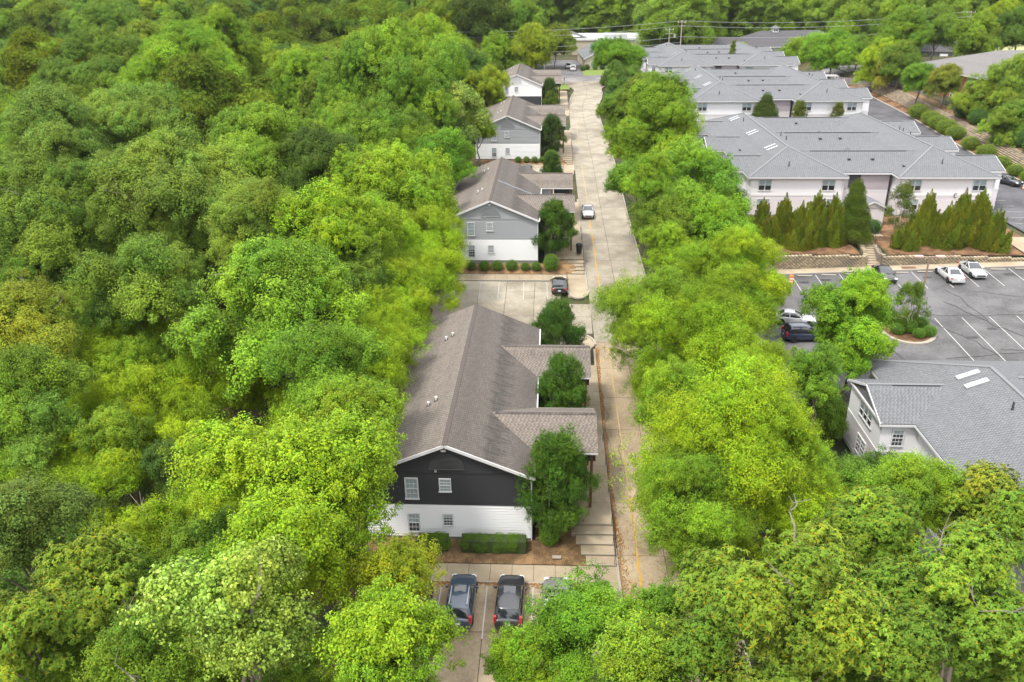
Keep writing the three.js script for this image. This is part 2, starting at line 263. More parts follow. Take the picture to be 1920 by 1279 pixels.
// two parking courts of concrete panels between the grey-roofed houses
function court(name, label, xs, zs, lines, tones = slabTones) {
  const g = new THREE.Group(); g.name = name; scene.add(g); structure(g, label);
  for (let j = 0; j < zs.length - 1; j++) for (let i = 0; i < xs.length - 1; i++) panel(g, 'slab', pick(tones), [[xs[i], zs[j]], [xs[i + 1], zs[j]], [xs[i + 1], zs[j + 1]], [xs[i], zs[j + 1]]], 0.002);
  for (const l of lines) put('stall_line', strip(l, 0.08, 0.016), M.linePaint, g);
  return g;
}
court('parking_court', 'concrete parking court in front of the dark-gabled house, cars along its kerb', [-10.5, -7.2, -4.1, -1, 2.2], [-24, -30, -35, -40, -44.4], [[[-7.2, -44.2], [-7.2, -39.4]], [[-4.1, -44.2], [-4.1, -39.4]], [[-1, -44.2], [-1, -39.4]]], warmTones);
court('parking_court_rear', 'concrete parking court between the dark-gabled house and the grey house behind it', [-14, -8.7, -5.4, -1.95, 1.2], [-76, -80.5, -83.8, -87.35, -90.3, -93.7, -96.5], [-8.7, -6.4, -3.35, -0.5].map((x) => [[x, -96.3], [x + 0.1, -91.6]]));
court('parking_court_upper', 'small concrete parking court behind the grey house with clipped round shrubs', [-14, -9, -5, -1, 2.2], [-130.5, -135, -140, -145, -149], []);
court('parking_court_top', 'concrete parking court in front of the white house', [-14, -9, -4, 1.6], [-184, -190, -196, -201.8], []);
{ // apron panels that join the second court to the road
  const ap = new THREE.Group(); ap.name = 'court_apron'; scene.add(ap); structure(ap, 'concrete apron between the rear parking court and the road');
  const xs = [1.2, 4.75], zs = [-83.2, -87.3, -90.4]; for (let j = 0; j < 2; j++) panel(ap, 'slab', pick(slabTones), [[xs[0], zs[j]], [xs[1] - 0.1, zs[j]], [xs[1] - 0.1, zs[j + 1]], [xs[0], zs[j + 1]]], 0.002);
}
// pavements: panels, kerbs and steps beside each house; f is the house front, e the entry level
function pavement(n, f, label, { nose = 0 }) {
  const g = new THREE.Group(); g.name = 'pavement' + (n ? '_' + String(n).padStart(3, '0') : ''); scene.add(g); structure(g, label);
  const zi = f + 2.45, zo = f + 4.05, e = lotY(f + 1) + 0, y0 = lotY(zi) + 0.03, top = y0 + 0.8, xL = 2.0, xs = leftEdge(f) - 0.12;
  for (let x = -13; x < xL - 0.1; x += 1.5) panel(g, 'paving_panel', walkMat, [[x, zi], [Math.min(x + 1.5, xL), zi], [Math.min(x + 1.5, xL), zo], [x, zo]], 0.02, 0.012);
  put('kerb', strip([[-13.2, zo + 0.09], [xL, zo + 0.09]], 0.18, 0.025, 0.25), M.kerb, g);
  const flat = (y) => () => y, ramp = (x, z) => lerp(top, Math.max(roadY(z) + 0.15, top - 0.35), sm(f - 2, f - 24, z));
  for (let z = zi; z < zo + (n ? 4.6 : 6); z += 1.6) panel(g, 'paving_panel', walkMat, [[xL + 0.05, z], [xs, z], [xs, z + 1.6], [xL + 0.05, z + 1.6]], 0.02, 0.012, 0.2, (x, zz) => Math.min(y0, lotY(zz) + 0.06 + 0.08 * sm(zo, zo + 3, zz) * 0));
  for (let k = 0; k < 4; k++) { const z1 = zi - 0.95 * k, wl = lerp(2.3, 1.3, k / 3) + 0.35; put('step', boxUV(xs - wl, 0.9, 0.97, (xs + wl) / 2, y0 + 0.16 * (k + 1) - 0.45, z1 - 0.475), walkMat, g); put('nosing', box(xs - wl, 0.05, 0.05, (xs + wl) / 2, y0 + 0.16 * (k + 1) - 0.02, z1 + 0.035), M.kerb, g); }
  put('nosing', box(xs - 1.4, 0.05, 0.05, (xs + 1.4) / 2, top - 0.02, zi - 3.76), M.kerb, g);
  for (let z = zi - 3.8; z > f - 26; z -= 2.6) panel(g, 'paving_panel', walkMat, [[-0.9, z], [xs, z], [xs, z - 2.6], [-0.9, z - 2.6]], 0, 0.012, 0.9, (x, zz) => ramp(x, zz));
  // handrail along the road side of the steps
  const rail = thing('handrail', n ? 'dark metal handrail beside the entry steps of ' + ['', 'the grey house nearest', 'the second grey house', 'the white house'][n] : 'long dark metal handrail beside the steps of the dark-gabled house', 'handrail', [xs - 0.12, y0, zi]);
  const rl = []; for (let k = 0; k <= 10; k++) { const z = k < 4 ? -k * 0.95 : -3.8 - (k - 4) * 2.0; rl.push([0, (k < 4 ? 0.16 * k + 0.1 : ramp(0, zi + z) - y0) + 0.9, z]); }
  put('rail', rl.slice(1).map((p, i) => bar(rl[i], p, 0.028)), M.black, rail); for (let k = 0; k <= 10; k += 2) put('post', bar([rl[k][0], rl[k][1] - 0.95, rl[k][2]], rl[k], 0.022), M.black, rail);
  // bed in front of the house and at the steps
  put('mulch_bed', sheet(-13, 3.2, f + 0.1, zi - 0.05, 0.03, 0.5), mulch, g);
  const bed = (x, z) => x < 2.1 - 0.25 * (zi - z) + 0.25; put('mulch_bed', sheet(-0.95, 2.2, f + 0.1, f - 2.4, 0.06, 0.4), mulch, g);
  return { y0, top, zi, zo, xs };
}
const pave = [];
pave.push(pavement(0, -48.7, 'tan pavement, entry steps and mulch bed by the dark-gabled house', {}));
pave.push(pavement(1, -101.1, 'pale pavement, entry steps and shrub bed by the grey house', {}));
pave.push(pavement(2, -153.3, 'pavement and shrub bed by the second grey house', {}));
pave.push(pavement(3, -206, 'pavement by the white house', {}));
{ // rounded ends of the walks
  const end = (name, label, pts, lift) => { const s = new THREE.Shape(pts.map(([x, z]) => new THREE.Vector2(x, -z))); const g = new THREE.ExtrudeGeometry(s, { depth: 0.16, bevelEnabled: true, bevelSize: 0.03, bevelThickness: 0.03, bevelSegments: 1 }).rotateX(-Math.PI / 2); const [cx, cz] = pts[0]; const p = g.attributes.position; for (let i = 0; i < p.count; i++) p.setY(i, p.getY(i) - 0.12 + lift + gy(p.getX(i), p.getZ(i))); g.computeVertexNormals(); return structure(put(name, g, walkMat, scene, 1), label); };
  const arc = (cx, cz, rx, rz, a0, a1) => Array.from({ length: 11 }, (_, i) => { const a = lerp(a0, a1, i / 10); return [cx + rx * Math.cos(a), cz + rz * Math.sin(a)]; });
  end('pavement_end', 'rounded pavement end at the far corner of the dark-gabled house', [[1.2, -74.3], ...arc(2.95, -80.5, 1.75, 2.4, -Math.PI, 0).reverse().map(([x, z]) => [x, z]), ].concat([[4.7, -74.3]]).sort((a, b) => 0), 0);
  end('pavement_end', 'rounded pavement end beside the black sedan', [[2.2, -97.2], [4.45, -97.2], ...arc(3.32, -93.9, 1.15, 2.0, 0, Math.PI)], 0);
  const cap = (c, rx, rz, a0, a1, label) => structure(put('kerb_end', strip(arc(...c, rx, rz, a0, a1), 0.22, 0.16, 0.2, 0.4), M.kerb, scene, 1), label);
  cap([3.32, -93.9], 1.25, 2.1, 0, Math.PI, 'curved kerb round the pavement end beside the black sedan');
  cap([2.95, -80.5], 1.85, 2.5, 0, -Math.PI, 'curved kerb round the pavement end by the first house corner');
}
{ // brown leaves blown into the gutter and over the bed
  const leaf = geo([-0.5, 0, 0, 0, 0.1, -0.35, 0.5, 0, 0, -0.5, 0, 0, 0.5, 0, 0, 0, 0.08, 0.35]); const N = 5200, m = new THREE.InstancedMesh(leaf, new THREE.MeshStandardMaterial({ color: 0xffffff, roughness: 0.9, side: THREE.DoubleSide }), N); m.name = 'leaf_litter';
  const o = new THREE.Object3D(), c = new THREE.Color();
  for (let i = 0; i < N; i++) {
    let x, z; if (i < 3600) { z = -38 - rnd() * 42; const wdt = 0.25 + 0.5 * noise(z * 0.35, 3) ** 2 + (z > -50 ? 0.35 : 0); x = leftEdge(z) + 0.02 + rnd() ** 1.7 * wdt + (z > -49 && rnd() < 0.5 ? -0.65 * rnd() : 0); } else if (i < 4300) { x = -9 + rnd() * 11; z = -44.45 + rnd() ** 2 * 0.5; } else { x = 5 + rnd() * 5.5; z = -26 - rnd() * 38; }
    o.position.set(x, gy(x, z) + 0.03 + (x < leftEdge(z) ? 0.03 : 0), z); o.rotation.set(rnd() * 0.6, rnd() * 6.3, rnd() * 0.6); o.scale.setScalar(0.07 + rnd() * 0.08); o.updateMatrix(); m.setMatrixAt(i, o.matrix);
    c.setRGB(0.3 + rnd() * 0.15, 0.14 + rnd() * 0.08, 0.05).multiplyScalar(0.5 + rnd() * 0.45); m.setColorAt(i, c);
  }
  m.receiveShadow = true; m.userData = { kind: 'stuff', label: 'rust-brown fallen leaves along the kerb and over the near court', category: 'fallen leaves' }; scene.add(m);
}

// ---------------------------------------------------------------- windows
// a sash window facing +z: frame, panes with light blinds behind, muntins; x is its centre, y its sill
function sash(parent, w, h, x, y, z, { cols = 3, rows = 4, blind = 1, halves = 1, muntin = true, turn = 0 } = {}) {
  const f = 0.09, parts = [box(w + 2 * f, f, 0.1, 0, h + f / 2, 0), box(w + 2 * f + 0.08, f, 0.13, 0, -f / 2, 0.01), box(f, h, 0.1, -w / 2 - f / 2, h / 2, 0), box(f, h, 0.1, w / 2 + f / 2, h / 2, 0)];
  parts.push(box(w, 0.05, 0.07, 0, h / 2, 0)); for (let k = 1; k < halves; k++) parts.push(box(0.12, h, 0.09, -w / 2 + w * k / halves, h / 2, 0));
  const fr = put('window', parts, M.trim, parent); fr.position.set(x, y, z); fr.rotation.y = turn;
  if (muntin) { const m = []; for (let k = 1; k < cols; k++) m.push(box(0.025, h, 0.03, -w / 2 + w * k / cols, h / 2, 0.012)); for (let k = 1; k < rows; k++) if (k * 2 !== rows) m.push(box(w, 0.025, 0.03, 0, h * k / rows, 0.013)); put('muntin', m, M.trim, fr); }
  put('pane', box(w, h, 0.006, 0, h / 2, -0.012), M.pane, fr);
  put('room', box(w, h, 0.02, 0, h / 2, -0.035), M.room, fr);
  if (blind > 0) put('blind', box(w * 0.98, h * blind - 0.02, 0.008, 0, h - h * blind / 2, -0.02), M.blind, fr);
  return fr;
}

// ---------------------------------------------------------------- the gabled houses along the road
function house({ name = 'gabled_house', label, x, b, f, up, low, roof, w1, w2, boards, bands, vents }) {
  const g = thing(name, label, 'house', [x, b - 3.2, f]);
  const E = 5.75, R = 8.32, hw = 5.9, ow = 6.15, L = 25.4, p = (R - E) / ow, T = 0.16;
  // lapped boards on the front, each one a wedge; ends follow the rakes
  const board = (y0, y1, xa, xb, ya, yb) => { const z0 = 0.07, z1 = 0.006; return geo([...[xa, y0, z0, xb, y0, z0, yb, y1, z1], ...[xa, y0, z0, yb, y1, z1, ya, y1, z1], ...[xa, y0, z1 - 0.02, xb, y0, z1 - 0.02, xb, y0, z0], ...[xa, y0, z1 - 0.02, xb, y0, z0, xa, y0, z0]]); };
  const half = (y) => y <= E ? hw : Math.max(0.02, (R - y) / p - 0.12);
  const front = put('front_wall', [extrudeXY([[-hw, 0.42], [hw, 0.42], [hw, E], [0, R - 0.05], [-hw, E]], 0.25, -0.25)], up, g), courses = [];
  for (let y = 0.42, d = 0.23; y < R - 0.3; y += d) { const y1 = y + d, h0 = half(y), h1 = half(y1); courses.push([y, board(y, y1 + 0.01, -h0, h0, -h1, h1)]); }
  if (boards) for (const [y, q] of courses) put('board', q, y < 3.15 ? low : up, front);
  else { put('siding', courses.filter((c) => c[0] >= 3.15).map((c) => c[1]), up, front); put('siding', courses.filter((c) => c[0] < 3.15).map((c) => c[1]), low, front); }
  put('foundation', boxUV(hw * 2 - 0.04, 1.6, L, 0, -0.38, -L / 2), M.foundation, g);
  for (const s of [-1, 1]) { put('side_wall', box(0.2, 2.78, L - 0.3, s * (hw - 0.1), 0.42 + 1.39, -L / 2), low, g); put('side_wall', box(0.2, E - 3.2, L - 0.3, s * (hw - 0.1), 3.2 + (E - 3.2) / 2, -L / 2), up, g); }
  put('rear_wall', extrudeXY([[-hw, 0.42], [hw, 0.42], [hw, E], [0, R - 0.05], [-hw, E]], 0.2, -L), up, g);
  put('trim_board', box(hw * 2 + 0.06, 0.1, 0.06, 0, E + 0.12, 0.06), up, g);
  put('corner_board', box(0.14, 2.78, 0.14, hw - 0.02, 1.81, 0), low, g); put('corner_board', box(0.14, E - 3.2, 0.14, hw - 0.02, 3.2 + (E - 3.2) / 2, 0), up, g);
  // roof: two slopes, ridge cap, rake and eave boards
  const z0 = 0.4, z1 = -L - 0.35;
  put('roof_slope', slab([[-ow, E, z0], [0, R, z0], [0, R, z1], [-ow, E, z1]], T), roof[0], g);
  put('roof_slope', slab([[ow, E, z0], [0, R, z0], [0, R, z1], [ow, E, z1]], T), roof[1], g);
  { const n = 60, cap = []; for (let i = 0; i < n; i++) { const za = lerp(z0 + 0.01, z1, i / n), zb = lerp(z0, z1, (i + 1) / n) - 0.03; for (const s of [-1, 1]) cap.push(slab([[0, R + 0.045, za], [s * 0.17, R + 0.045 - 0.17 * p, za], [s * 0.17, R + 0.03 - 0.17 * p, zb], [0, R + 0.03, zb]], 0.03)); } put('ridge_cap', cap, M.ridge, g); }
  for (const s of [-1, 1]) { put('rake_board', beam([0, R - 0.11, z0 - 0.02], [s * (ow + 0.02), E - 0.11, z0 - 0.02], 0.07, 0.22), M.trim, g); put('gutter', box(0.12, 0.13, z0 - z1, s * (ow + 0.05), E - 0.09, (z0 + z1) / 2), M.trim, g); }
  put('downspout', box(0.09, E - 0.4, 0.09, hw + 0.08, E / 2 + 0.1, 0.1), M.trim, g);
  // half-round louvred vent
  { const r = 1.22, arc = []; for (let k = 0; k <= 24; k++) arc.push([Math.cos(Math.PI * k / 24) * r, Math.sin(Math.PI * k / 24) * r]);
    const vm = up.clone(); vm.color.lerp(new THREE.Color(0.3, 0.3, 0.31), 0.12); const v = put('gable_vent', extrudeXY(arc, 0.04, 0), vm, g); v.position.set(0.05, 6.16, 0.065);
    const rim = []; for (let k = 0; k < 24; k++) rim.push(beam([...arc[k], 0.05], [...arc[k + 1], 0.05], 0.05, 0.07)); rim.push(beam([-r, 0, 0.05], [r, 0, 0.05], 0.05, 0.06)); put('rim', rim, vm, v);
    for (let y = 0.08; y < 1.1; y += 0.1) { const l = Math.sqrt(r * r - y * y) - 0.05; const q = box(l * 2, 0.085, 0.012); q.rotateX(0.5).translate(0, y + 0.03, 0.05); put('louvre', q, vm, v); } }
  { const l = put('floodlight', box(0.34, 0.12, 0.16, 0, 0, 0.08), M.vent, g); l.position.set(-0.1, 7.72, 0.03); put('lens', box(0.3, 0.02, 0.12, 0, -0.07, 0.09), M.lamp, l); }
  const bx = put('junction_box', box(0.14, 0.18, 0.1), M.grey, g); bx.position.set(-0.72, 6.02, 0.08);
  sash(g, 0.78, 1.62, -2.48, 3.72, 0.09, { blind: 1 }); sash(g, 0.68, 0.96, -0.1, 4.36, 0.09, { blind: 1 });
  sash(g, 0.72, 1.5, -2.48, 0.86, 0.09, { blind: w1 }); sash(g, 0.6, 0.9, 0, 1.45, 0.09, { blind: w2, cols: 3, rows: 4 });
  // the two roofed porches on the road side
  const xe = 10.75, WR = E + 1.42, xr = (R - WR) / p;
  bands.forEach((zr, k) => {
    const hwz = 3.4, yE = WR - hwz * p;
    for (const s of [1, -1]) put('porch_roof', slab([[xr, WR, zr], [xe, WR, zr], [xe, yE, zr + s * hwz], [ow - 0.05, yE, zr + s * hwz]], 0.14), roof[2], g);
    put('porch_ridge', [slab([[xr + 0.3, WR + 0.05, zr], [xe, WR + 0.05, zr], [xe, WR - 0.02, zr + 0.16], [xr + 0.3, WR - 0.02, zr + 0.16]], 0.03), slab([[xr + 0.3, WR + 0.05, zr], [xe, WR + 0.05, zr], [xe, WR - 0.02, zr - 0.16], [xr + 0.3, WR - 0.02, zr - 0.16]], 0.03)], roof[1], g);
    for (const s of [1, -1]) { put('fascia', beam([xr + 2.6, yE - 0.07, zr + s * (hwz + 0.02)], [xe, yE - 0.07, zr + s * (hwz + 0.02)], 0.05, 0.1), M.trim, g); put('beam', box(2.6, 0.75, 0.16, xe - 1.45, yE - 0.5, zr + s * (hwz - 0.42)), M.black, g);
      put('porch_wall', box(1.9, yE - 3.2, 0.18, hw + 0.9, 3.2 + (yE - 3.2) / 2 - 0.05, zr + s * (hwz - 0.42)), up, g); }
    put('gable_end', new THREE.ExtrudeGeometry(new THREE.Shape([new THREE.Vector2(-hwz + 0.3, 0), new THREE.Vector2(hwz - 0.3, 0), new THREE.Vector2(0, 1.2)]), { depth: 0.1, bevelEnabled: false }).rotateY(Math.PI / 2).translate(xe - 0.35, yE, zr), M.black, g);
    put('beam', box(0.16, 0.75, hwz * 2 - 0.8, xe - 0.3, yE - 0.5, zr), M.black, g);
    put('deck', box(3.9, 0.2, hwz * 2 - 0.9, xe - 2.6, 3.1, zr), M.wood, g);
    for (const s of [1, -1]) for (const xx of [xe - 0.42, xe - 3.0]) put('post', box(0.2, yE - 0.4, 0.2, xx, (yE - 0.4) / 2 + 0.35, zr + s * (hwz - 0.42)), M.wood, g);
  });
  for (const [vx, vz] of vents) { const y = R - Math.abs(vx) * p, s = put('vent_pipe', [new THREE.CylinderGeometry(0.07, 0.07, 0.42, 10).translate(0, 0.2, 0), new THREE.CylinderGeometry(0.12, 0.14, 0.05, 10).translate(0, 0.42, 0)], M.vent, g); s.position.set(vx, y, vz); s.scale.setScalar(0.75); put('flashing', slab([[-0.22, -0.22 * p * Math.sign(-vx), 0.22], [0.22, 0.22 * p * Math.sign(-vx), 0.22], [0.22, 0.22 * p * Math.sign(-vx), -0.22], [-0.22, -0.22 * p * Math.sign(-vx), -0.22]], 0.02), M.ventDark, s).position.y = 0.035; }
  return g;
}
const brown = [brownShingle, brownShingleStained, brownShingle];
const vents = [[-2.2, -19.2], [-1.65, -19.6], [-2.1, -6.8], [-1.55, -7.2]];
house({ label: 'charcoal-gabled house with white lower storey, long brown roof and three cars in front', x: -7.2, b: 5.3, f: -48.7, up: M.dark, low: M.white, roof: brown, w1: 0.5, w2: 0.35, boards: true, bands: [-6.4, -18.6], vents });
const h2 = house({ label: 'grey-gabled house over white boards with seven round shrubs along its front', x: -7.7, b: 8.72, f: -101.1, up: M.grey, low: M.white, roof: brown, w1: 0.4, w2: 1, boards: true, bands: [-7.3, -19.9], vents });
house({ label: 'second grey-gabled house up the road, half hidden behind the nearer grey one', x: -8.22, b: 10.86, f: -153.3, up: M.grey, low: M.white, roof: brown, w1: 0.6, w2: 1, bands: [-7.3, -19.9], vents });
house({ label: 'farthest gabled house with white upper boards over a black lower storey', x: -8.65, b: 12.15, f: -206, up: M.white, low: M.dark, roof: brown, w1: 0.2, w2: 0.3, bands: [-7.3, -19.9], vents });
{ const E = 5.75, p = (8.32 - 5.75) / 6.15, q = []; let z = -11; for (let x = 0.3; x < 6; x += 0.42, z -= 0.02) q.push(slab([[x, 8.32 - x * p + 0.02, z + 0.4], [x + 0.44, 8.32 - (x + 0.44) * p + 0.02, z + 0.4], [x + 0.44, 8.32 - (x + 0.44) * p + 0.02, z - 0.1 - (rnd() < 0.5 ? 0.2 : 0)], [x, 8.32 - x * p + 0.02, z - 0.3]], 0.02)); put('roof_patch', q, M.patch, h2).userData.label = 'pale strip of newer shingles'; }

// ---------------------------------------------------------------- apartment blocks with grey hipped roofs
const font = await new FontLoader().loadAsync('fonts/droid/droid_sans_regular.typeface.json').catch(() => new FontLoader().loadAsync('fonts/droid/droid_sans_bold.typeface.json'));
const pedimentMat = greyShingle.clone(); pedimentMat.side = THREE.DoubleSide;
function apartment({ label, z, eave, letter, skylights = [], detail = 1 }) {
  const g = thing('apartment_block', label, 'apartment building', [46.75, eave - 5.9, z]);
  const E = 5.9, p = 3 / 7.2, R = E + 3, LEN = 47.4, W = 17.98, I = 3.62, ridge = 10.8, T = 0.14, oh = 0.55;
  const F = greyShingle, zr = [-8.2, -23.8, -39.5];
  for (const s of [-1, 1]) {
    const a = s * W, b = s * I, c = s * ridge;
    put('roof_slope', slab([[a, E, 0], [c, R, -7.7], [c, R, -LEN + 7.5], [a, E, -LEN]], T), F, g);
    put('roof_slope', slab([[b, E, 0], [c, R, -7.7], [c, R, -LEN + 7.5], [b, E, -LEN]], T), F, g);
    put('roof_hip', slab([[a, E, 0], [b, E, 0], [c, R, -7.7]], T), F, g);
    put('roof_hip', slab([[a, E, -LEN], [b, E, -LEN], [c, R, -LEN + 7.5]], T), F, g);
    const cap = []; for (const [q, r] of [[[c, R, -7.7], [c, R, -LEN + 7.5]], [[a, E, 0], [c, R, -7.7]], [[b, E, 0], [c, R, -7.7]], [[a, E, -LEN], [c, R, -LEN + 7.5]]]) cap.push(beam([q[0], q[1] + 0.0, q[2]], [r[0], r[1] + 0.0, r[2]], 0.3, 0.07));
    put('ridge_cap', cap, M.capGrey, g); put('ridge_vent', beam([c + 0.18, R - 0.03, -9.5], [c + 0.18, R - 0.03, -LEN + 9.5], 0.06, 0.1), M.ventDark, g);
    // walls of the bar, two storeys with a white band between
    const w = W - I - 2 * oh, cx = (a + b) / 2;
    put('upper_wall', boxUV(w, 2.75, LEN - 2 * oh, cx, E - 1.42, -LEN / 2), M.lavender, g);
    put('lower_wall', boxUV(w - 0.02, 3.0, LEN - 2 * oh - 0.02, cx, 1.6, -LEN / 2), M.pink, g);
    put('band', box(w + 0.08, 0.3, LEN - 2 * oh + 0.08, cx, 3.05, -LEN / 2), M.trim, g); put('foundation', box(w - 0.06, 2.6, LEN - 2 * oh - 0.06, cx, -1.1, -LEN / 2), M.foundation, g);
    const laps = []; for (let y = 0.3; y < E - 0.25; y += 0.2) if (Math.abs(y - 3.05) > 0.2) laps.push(box(w + 0.012, 0.022, 0.02, cx, y, -oh + 0.004)); put('siding', laps, M.lavender, g);
    for (const xx of [a - s * (oh - 0.05), b + s * (oh - 0.05)]) put('corner_board', box(0.16, 5.6, 0.16, xx, 3.0, -oh + 0.02), M.trim, g);
    put('fascia', [box(W - I + 0.05, 0.2, 0.08, cx, E - 0.2, 0.0), box(0.08, 0.2, LEN, a, E - 0.2, -LEN / 2), box(0.08, 0.2, LEN, b, E - 0.2, -LEN / 2)], M.trim, g);
    put('gutter', box(W - I + 0.1, 0.11, 0.11, cx, E - 0.12, 0.08), M.trim, g);
    put('downspout', box(0.09, 5.4, 0.09, b + s * (oh - 0.12), 2.8, -oh + 0.12), M.trim, g);
    put('soffit', box(W - I - 0.1, 0.04, LEN - 0.1, cx, E - 0.32, -LEN / 2), M.trim, g);
    const win = (x, y, zz, turn) => sash(g, 1.75, 1.5, x, y, zz, { halves: 2, cols: 4, rows: 2, blind: 0.56, turn, muntin: false });
    for (const k of [-4.6, 4.6]) { win(cx + k, E - 2.05, -oh + 0.05, 0); if (detail) win(cx + k, 1.0, -oh + 0.05, 0); }
    // side wings under small gables whose tips lean out
    for (const zz of zr) {
      const WR = E + 1.5, hz = 3.92, xl = s * 20.65, xt = s * 20.65, xm = s * (W - 1.5 / p);
      for (const k of [1, -1]) { put('wing_roof', slab([[xt, WR, zz], [xm, WR, zz], [a, E, zz + k * hz], [xl, E, zz + k * hz]], T), F, g); put('rake_board', beam([xt + s * 0.02, WR - 0.1, zz], [xl + s * 0.02, E - 0.1, zz + k * hz], 0.06, 0.2), M.trim, g); put('fascia', box(2.8, 0.18, 0.07, (xl + a) / 2, E - 0.2, zz + k * hz), M.trim, g); }
      put('soffit', box(0.3, 0.05, hz * 2 - 0.2, s * 20.48, E - 0.16, zz), M.trim, g); put('ridge_cap', beam([xt, WR, zz], [xm, WR, zz], 0.26, 0.07), M.capGrey, g); put('ridge_vent', beam([xt - s * 2, WR - 0.01, zz + 0.16], [xm + s * 0.4, WR - 0.01, zz + 0.16], 0.06, 0.09), M.ventDark, g);
      put('wing_wall', box(3.0, 5.6, 7.2, s * 18.85, 2.85, zz), M.lavender, g); put('wing_wall', box(3.02, 2.75, 7.22, s * 18.85, 1.5, zz), M.pink, g); put('band', box(3.1, 0.3, 7.3, s * 18.85, 3.05, zz), M.trim, g);  put('band', box(3.06, 0.25, 7.26, s * 18.85, 0.4, zz), M.trim, g);
      put('gable_pediment', geo([s * 20.5, E + 0.03, zz - hz + 0.15, s * 20.5, E + 0.03, zz + hz - 0.15, s * 20.5, WR - 0.06, zz], [0, 0, 7.6, 0, 3.8, 1.5]), pedimentMat, g); put('gable_sill', box(0.14, 0.16, hz * 2, s * 20.58, E - 0.06, zz), M.trim, g);
      if (s < 0 || detail) { sash(g, 2.7, 1.1, s * 20.4, E - 1.75, zz + (s < 0 ? 0.3 : 0), { halves: 3, cols: 3, rows: 2, blind: 0.35, muntin: false, turn: s * Math.PI / 2 }); sash(g, 1.8, 1.5, s * 20.4, 0.9, zz + 0.4, { halves: 2, cols: 4, rows: 4, blind: 0.4, turn: s * Math.PI / 2 }); }
      if (s < 0) { sash(g, 0.8, 1.4, s * 19.0, E - 2.15, zz + 3.66, { blind: 0.3 }); sash(g, 0.8, 1.4, s * 19.0, 1.0, zz + 3.66, { blind: 0.3 }); }
    }
  }
  // three cross roofs between the two bars
  zr.forEach((zz, k) => {
    const CR = E + 2.2, z = zz - 0.1;
    for (const s of [1, -1]) { const reach = (s > 0 && k === 0) || (s < 0 && k === 2) ? 5.3 : 7.75, y = CR - reach * p, xv = Math.min(I, I + (E - y) / p * 0), xm = ridge - (R - CR) / p; put('cross_roof', slab([[-xm, CR, z], [xm, CR, z], [xv, y, z + s * reach], [-xv, y, z + s * reach]], T), F, g); }
    put('ridge_vent', beam([-7.2, CR - 0.0, z + 0.2], [7.2, CR - 0.0, z + 0.2], 0.06, 0.1), M.ventDark, g); put('ridge_cap', beam([-8.6, CR, z], [8.6, CR, z], 0.26, 0.07), M.capGrey, g);
    if (k) { put('cricket', slab([[-1.2, CR - 7.0 * p, z + 7.2], [1.6, CR - 3.6 * p + 0.2, z + 6.4], [3.4, CR - 7.2 * p, z + 7.75]], 0.08), F, g); }
  });
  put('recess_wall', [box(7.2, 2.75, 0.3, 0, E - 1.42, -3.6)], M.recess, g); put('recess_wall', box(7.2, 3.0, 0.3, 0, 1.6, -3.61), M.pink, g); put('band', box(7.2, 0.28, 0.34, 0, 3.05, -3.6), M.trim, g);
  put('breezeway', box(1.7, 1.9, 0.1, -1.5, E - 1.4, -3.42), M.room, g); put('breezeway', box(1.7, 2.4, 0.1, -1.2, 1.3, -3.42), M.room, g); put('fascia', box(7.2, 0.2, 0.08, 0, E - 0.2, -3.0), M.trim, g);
  for (const [x, zz, n] of skylights) for (let k = 0; k < n; k++) { const s = Math.sign(x), y = R - Math.abs(Math.abs(x) - ridge) * p, o = put('skylight', box(1.8, 0.12, 0.62, 0, 0.06, 0), M.galvanized, g); put('pane', box(1.68, 0.02, 0.5, 0, 0.13, 0), M.skylight, o); o.rotation.z = x < -ridge || (x > 0 && x < ridge) ? Math.atan(p) : -Math.atan(p); o.position.set(x, y, zz - k * 1.55); }
  const pipes = [[-11.7, -2.6, 0, 0], [-8.1, -22.4, 0, 1], [-8.2, -18.5, 0, 1], [-16.2, -10, 1, 0], [-16.2, -15.6, 1, 0], [-1.9, -6, 1, 2], [1.6, -6, 1, 2], [10.7, -3.2, 0, 0], [5.4, -3.6, 1, 3], [-1.6, -21.9, 1, 2], [5.5, -14.5, 1, 0], [12.3, -23, 0, 1], [11.7, -18.4, 0, 1], [1.7, -22, 1, 2], [-1.5, -37.5, 1, 2], [-12.1, -33.6, 0, 1], [14.5, -30, 0, 1]];
  for (const [x, zz, kind, where] of pipes) {
    const ax = Math.abs(x); let y = where === 2 ? E + 2.2 - Math.abs(zz - zr.reduce((a, b) => Math.abs(b - zz) < Math.abs(a - zz) ? b : a)) * p : R - Math.abs(ax - ridge) * p; if (where === 0 && zz > -7.7 && ax > I) y = Math.min(y, E + -zz * p); if (where === 3) y = R - Math.abs(ax - ridge) * p;
    const o = kind ? put('roof_vent', [box(0.42, 0.14, 0.42, 0, 0.12, 0), box(0.3, 0.1, 0.3, 0, 0.02, 0)], M.ventDark, g) : put('vent_pipe', new THREE.CylinderGeometry(0.07, 0.09, 0.75, 8).translate(0, 0.3, 0), M.ventDark, g); o.position.set(x, y, zz); if (kind) o.rotation.z = where === 2 ? 0 : Math.sign(-x) * Math.sign(ax - ridge) * -Math.atan(p);
  }
  if (letter) { const tg = new TextGeometry(letter, { font, size: 0.62, depth: 0.05, curveSegments: 8 }); const o = put('letter', tg, M.black, g); o.position.set(12.0, 2.78, -oh + 0.08); }
  return g;
}
const sky2 = [[-15.2, -10.2, 2], [-14.3, -22.4, 2], [-13.6, -36, 2]];
apartment({ label: 'lavender apartment block with a black letter C above its juniper row', z: -121.5, eave: 12, letter: 'C', skylights: [[-12.6, -9.6, 2], [-12.7, -22.6, 2], [-12.8, -37.4, 2]] });
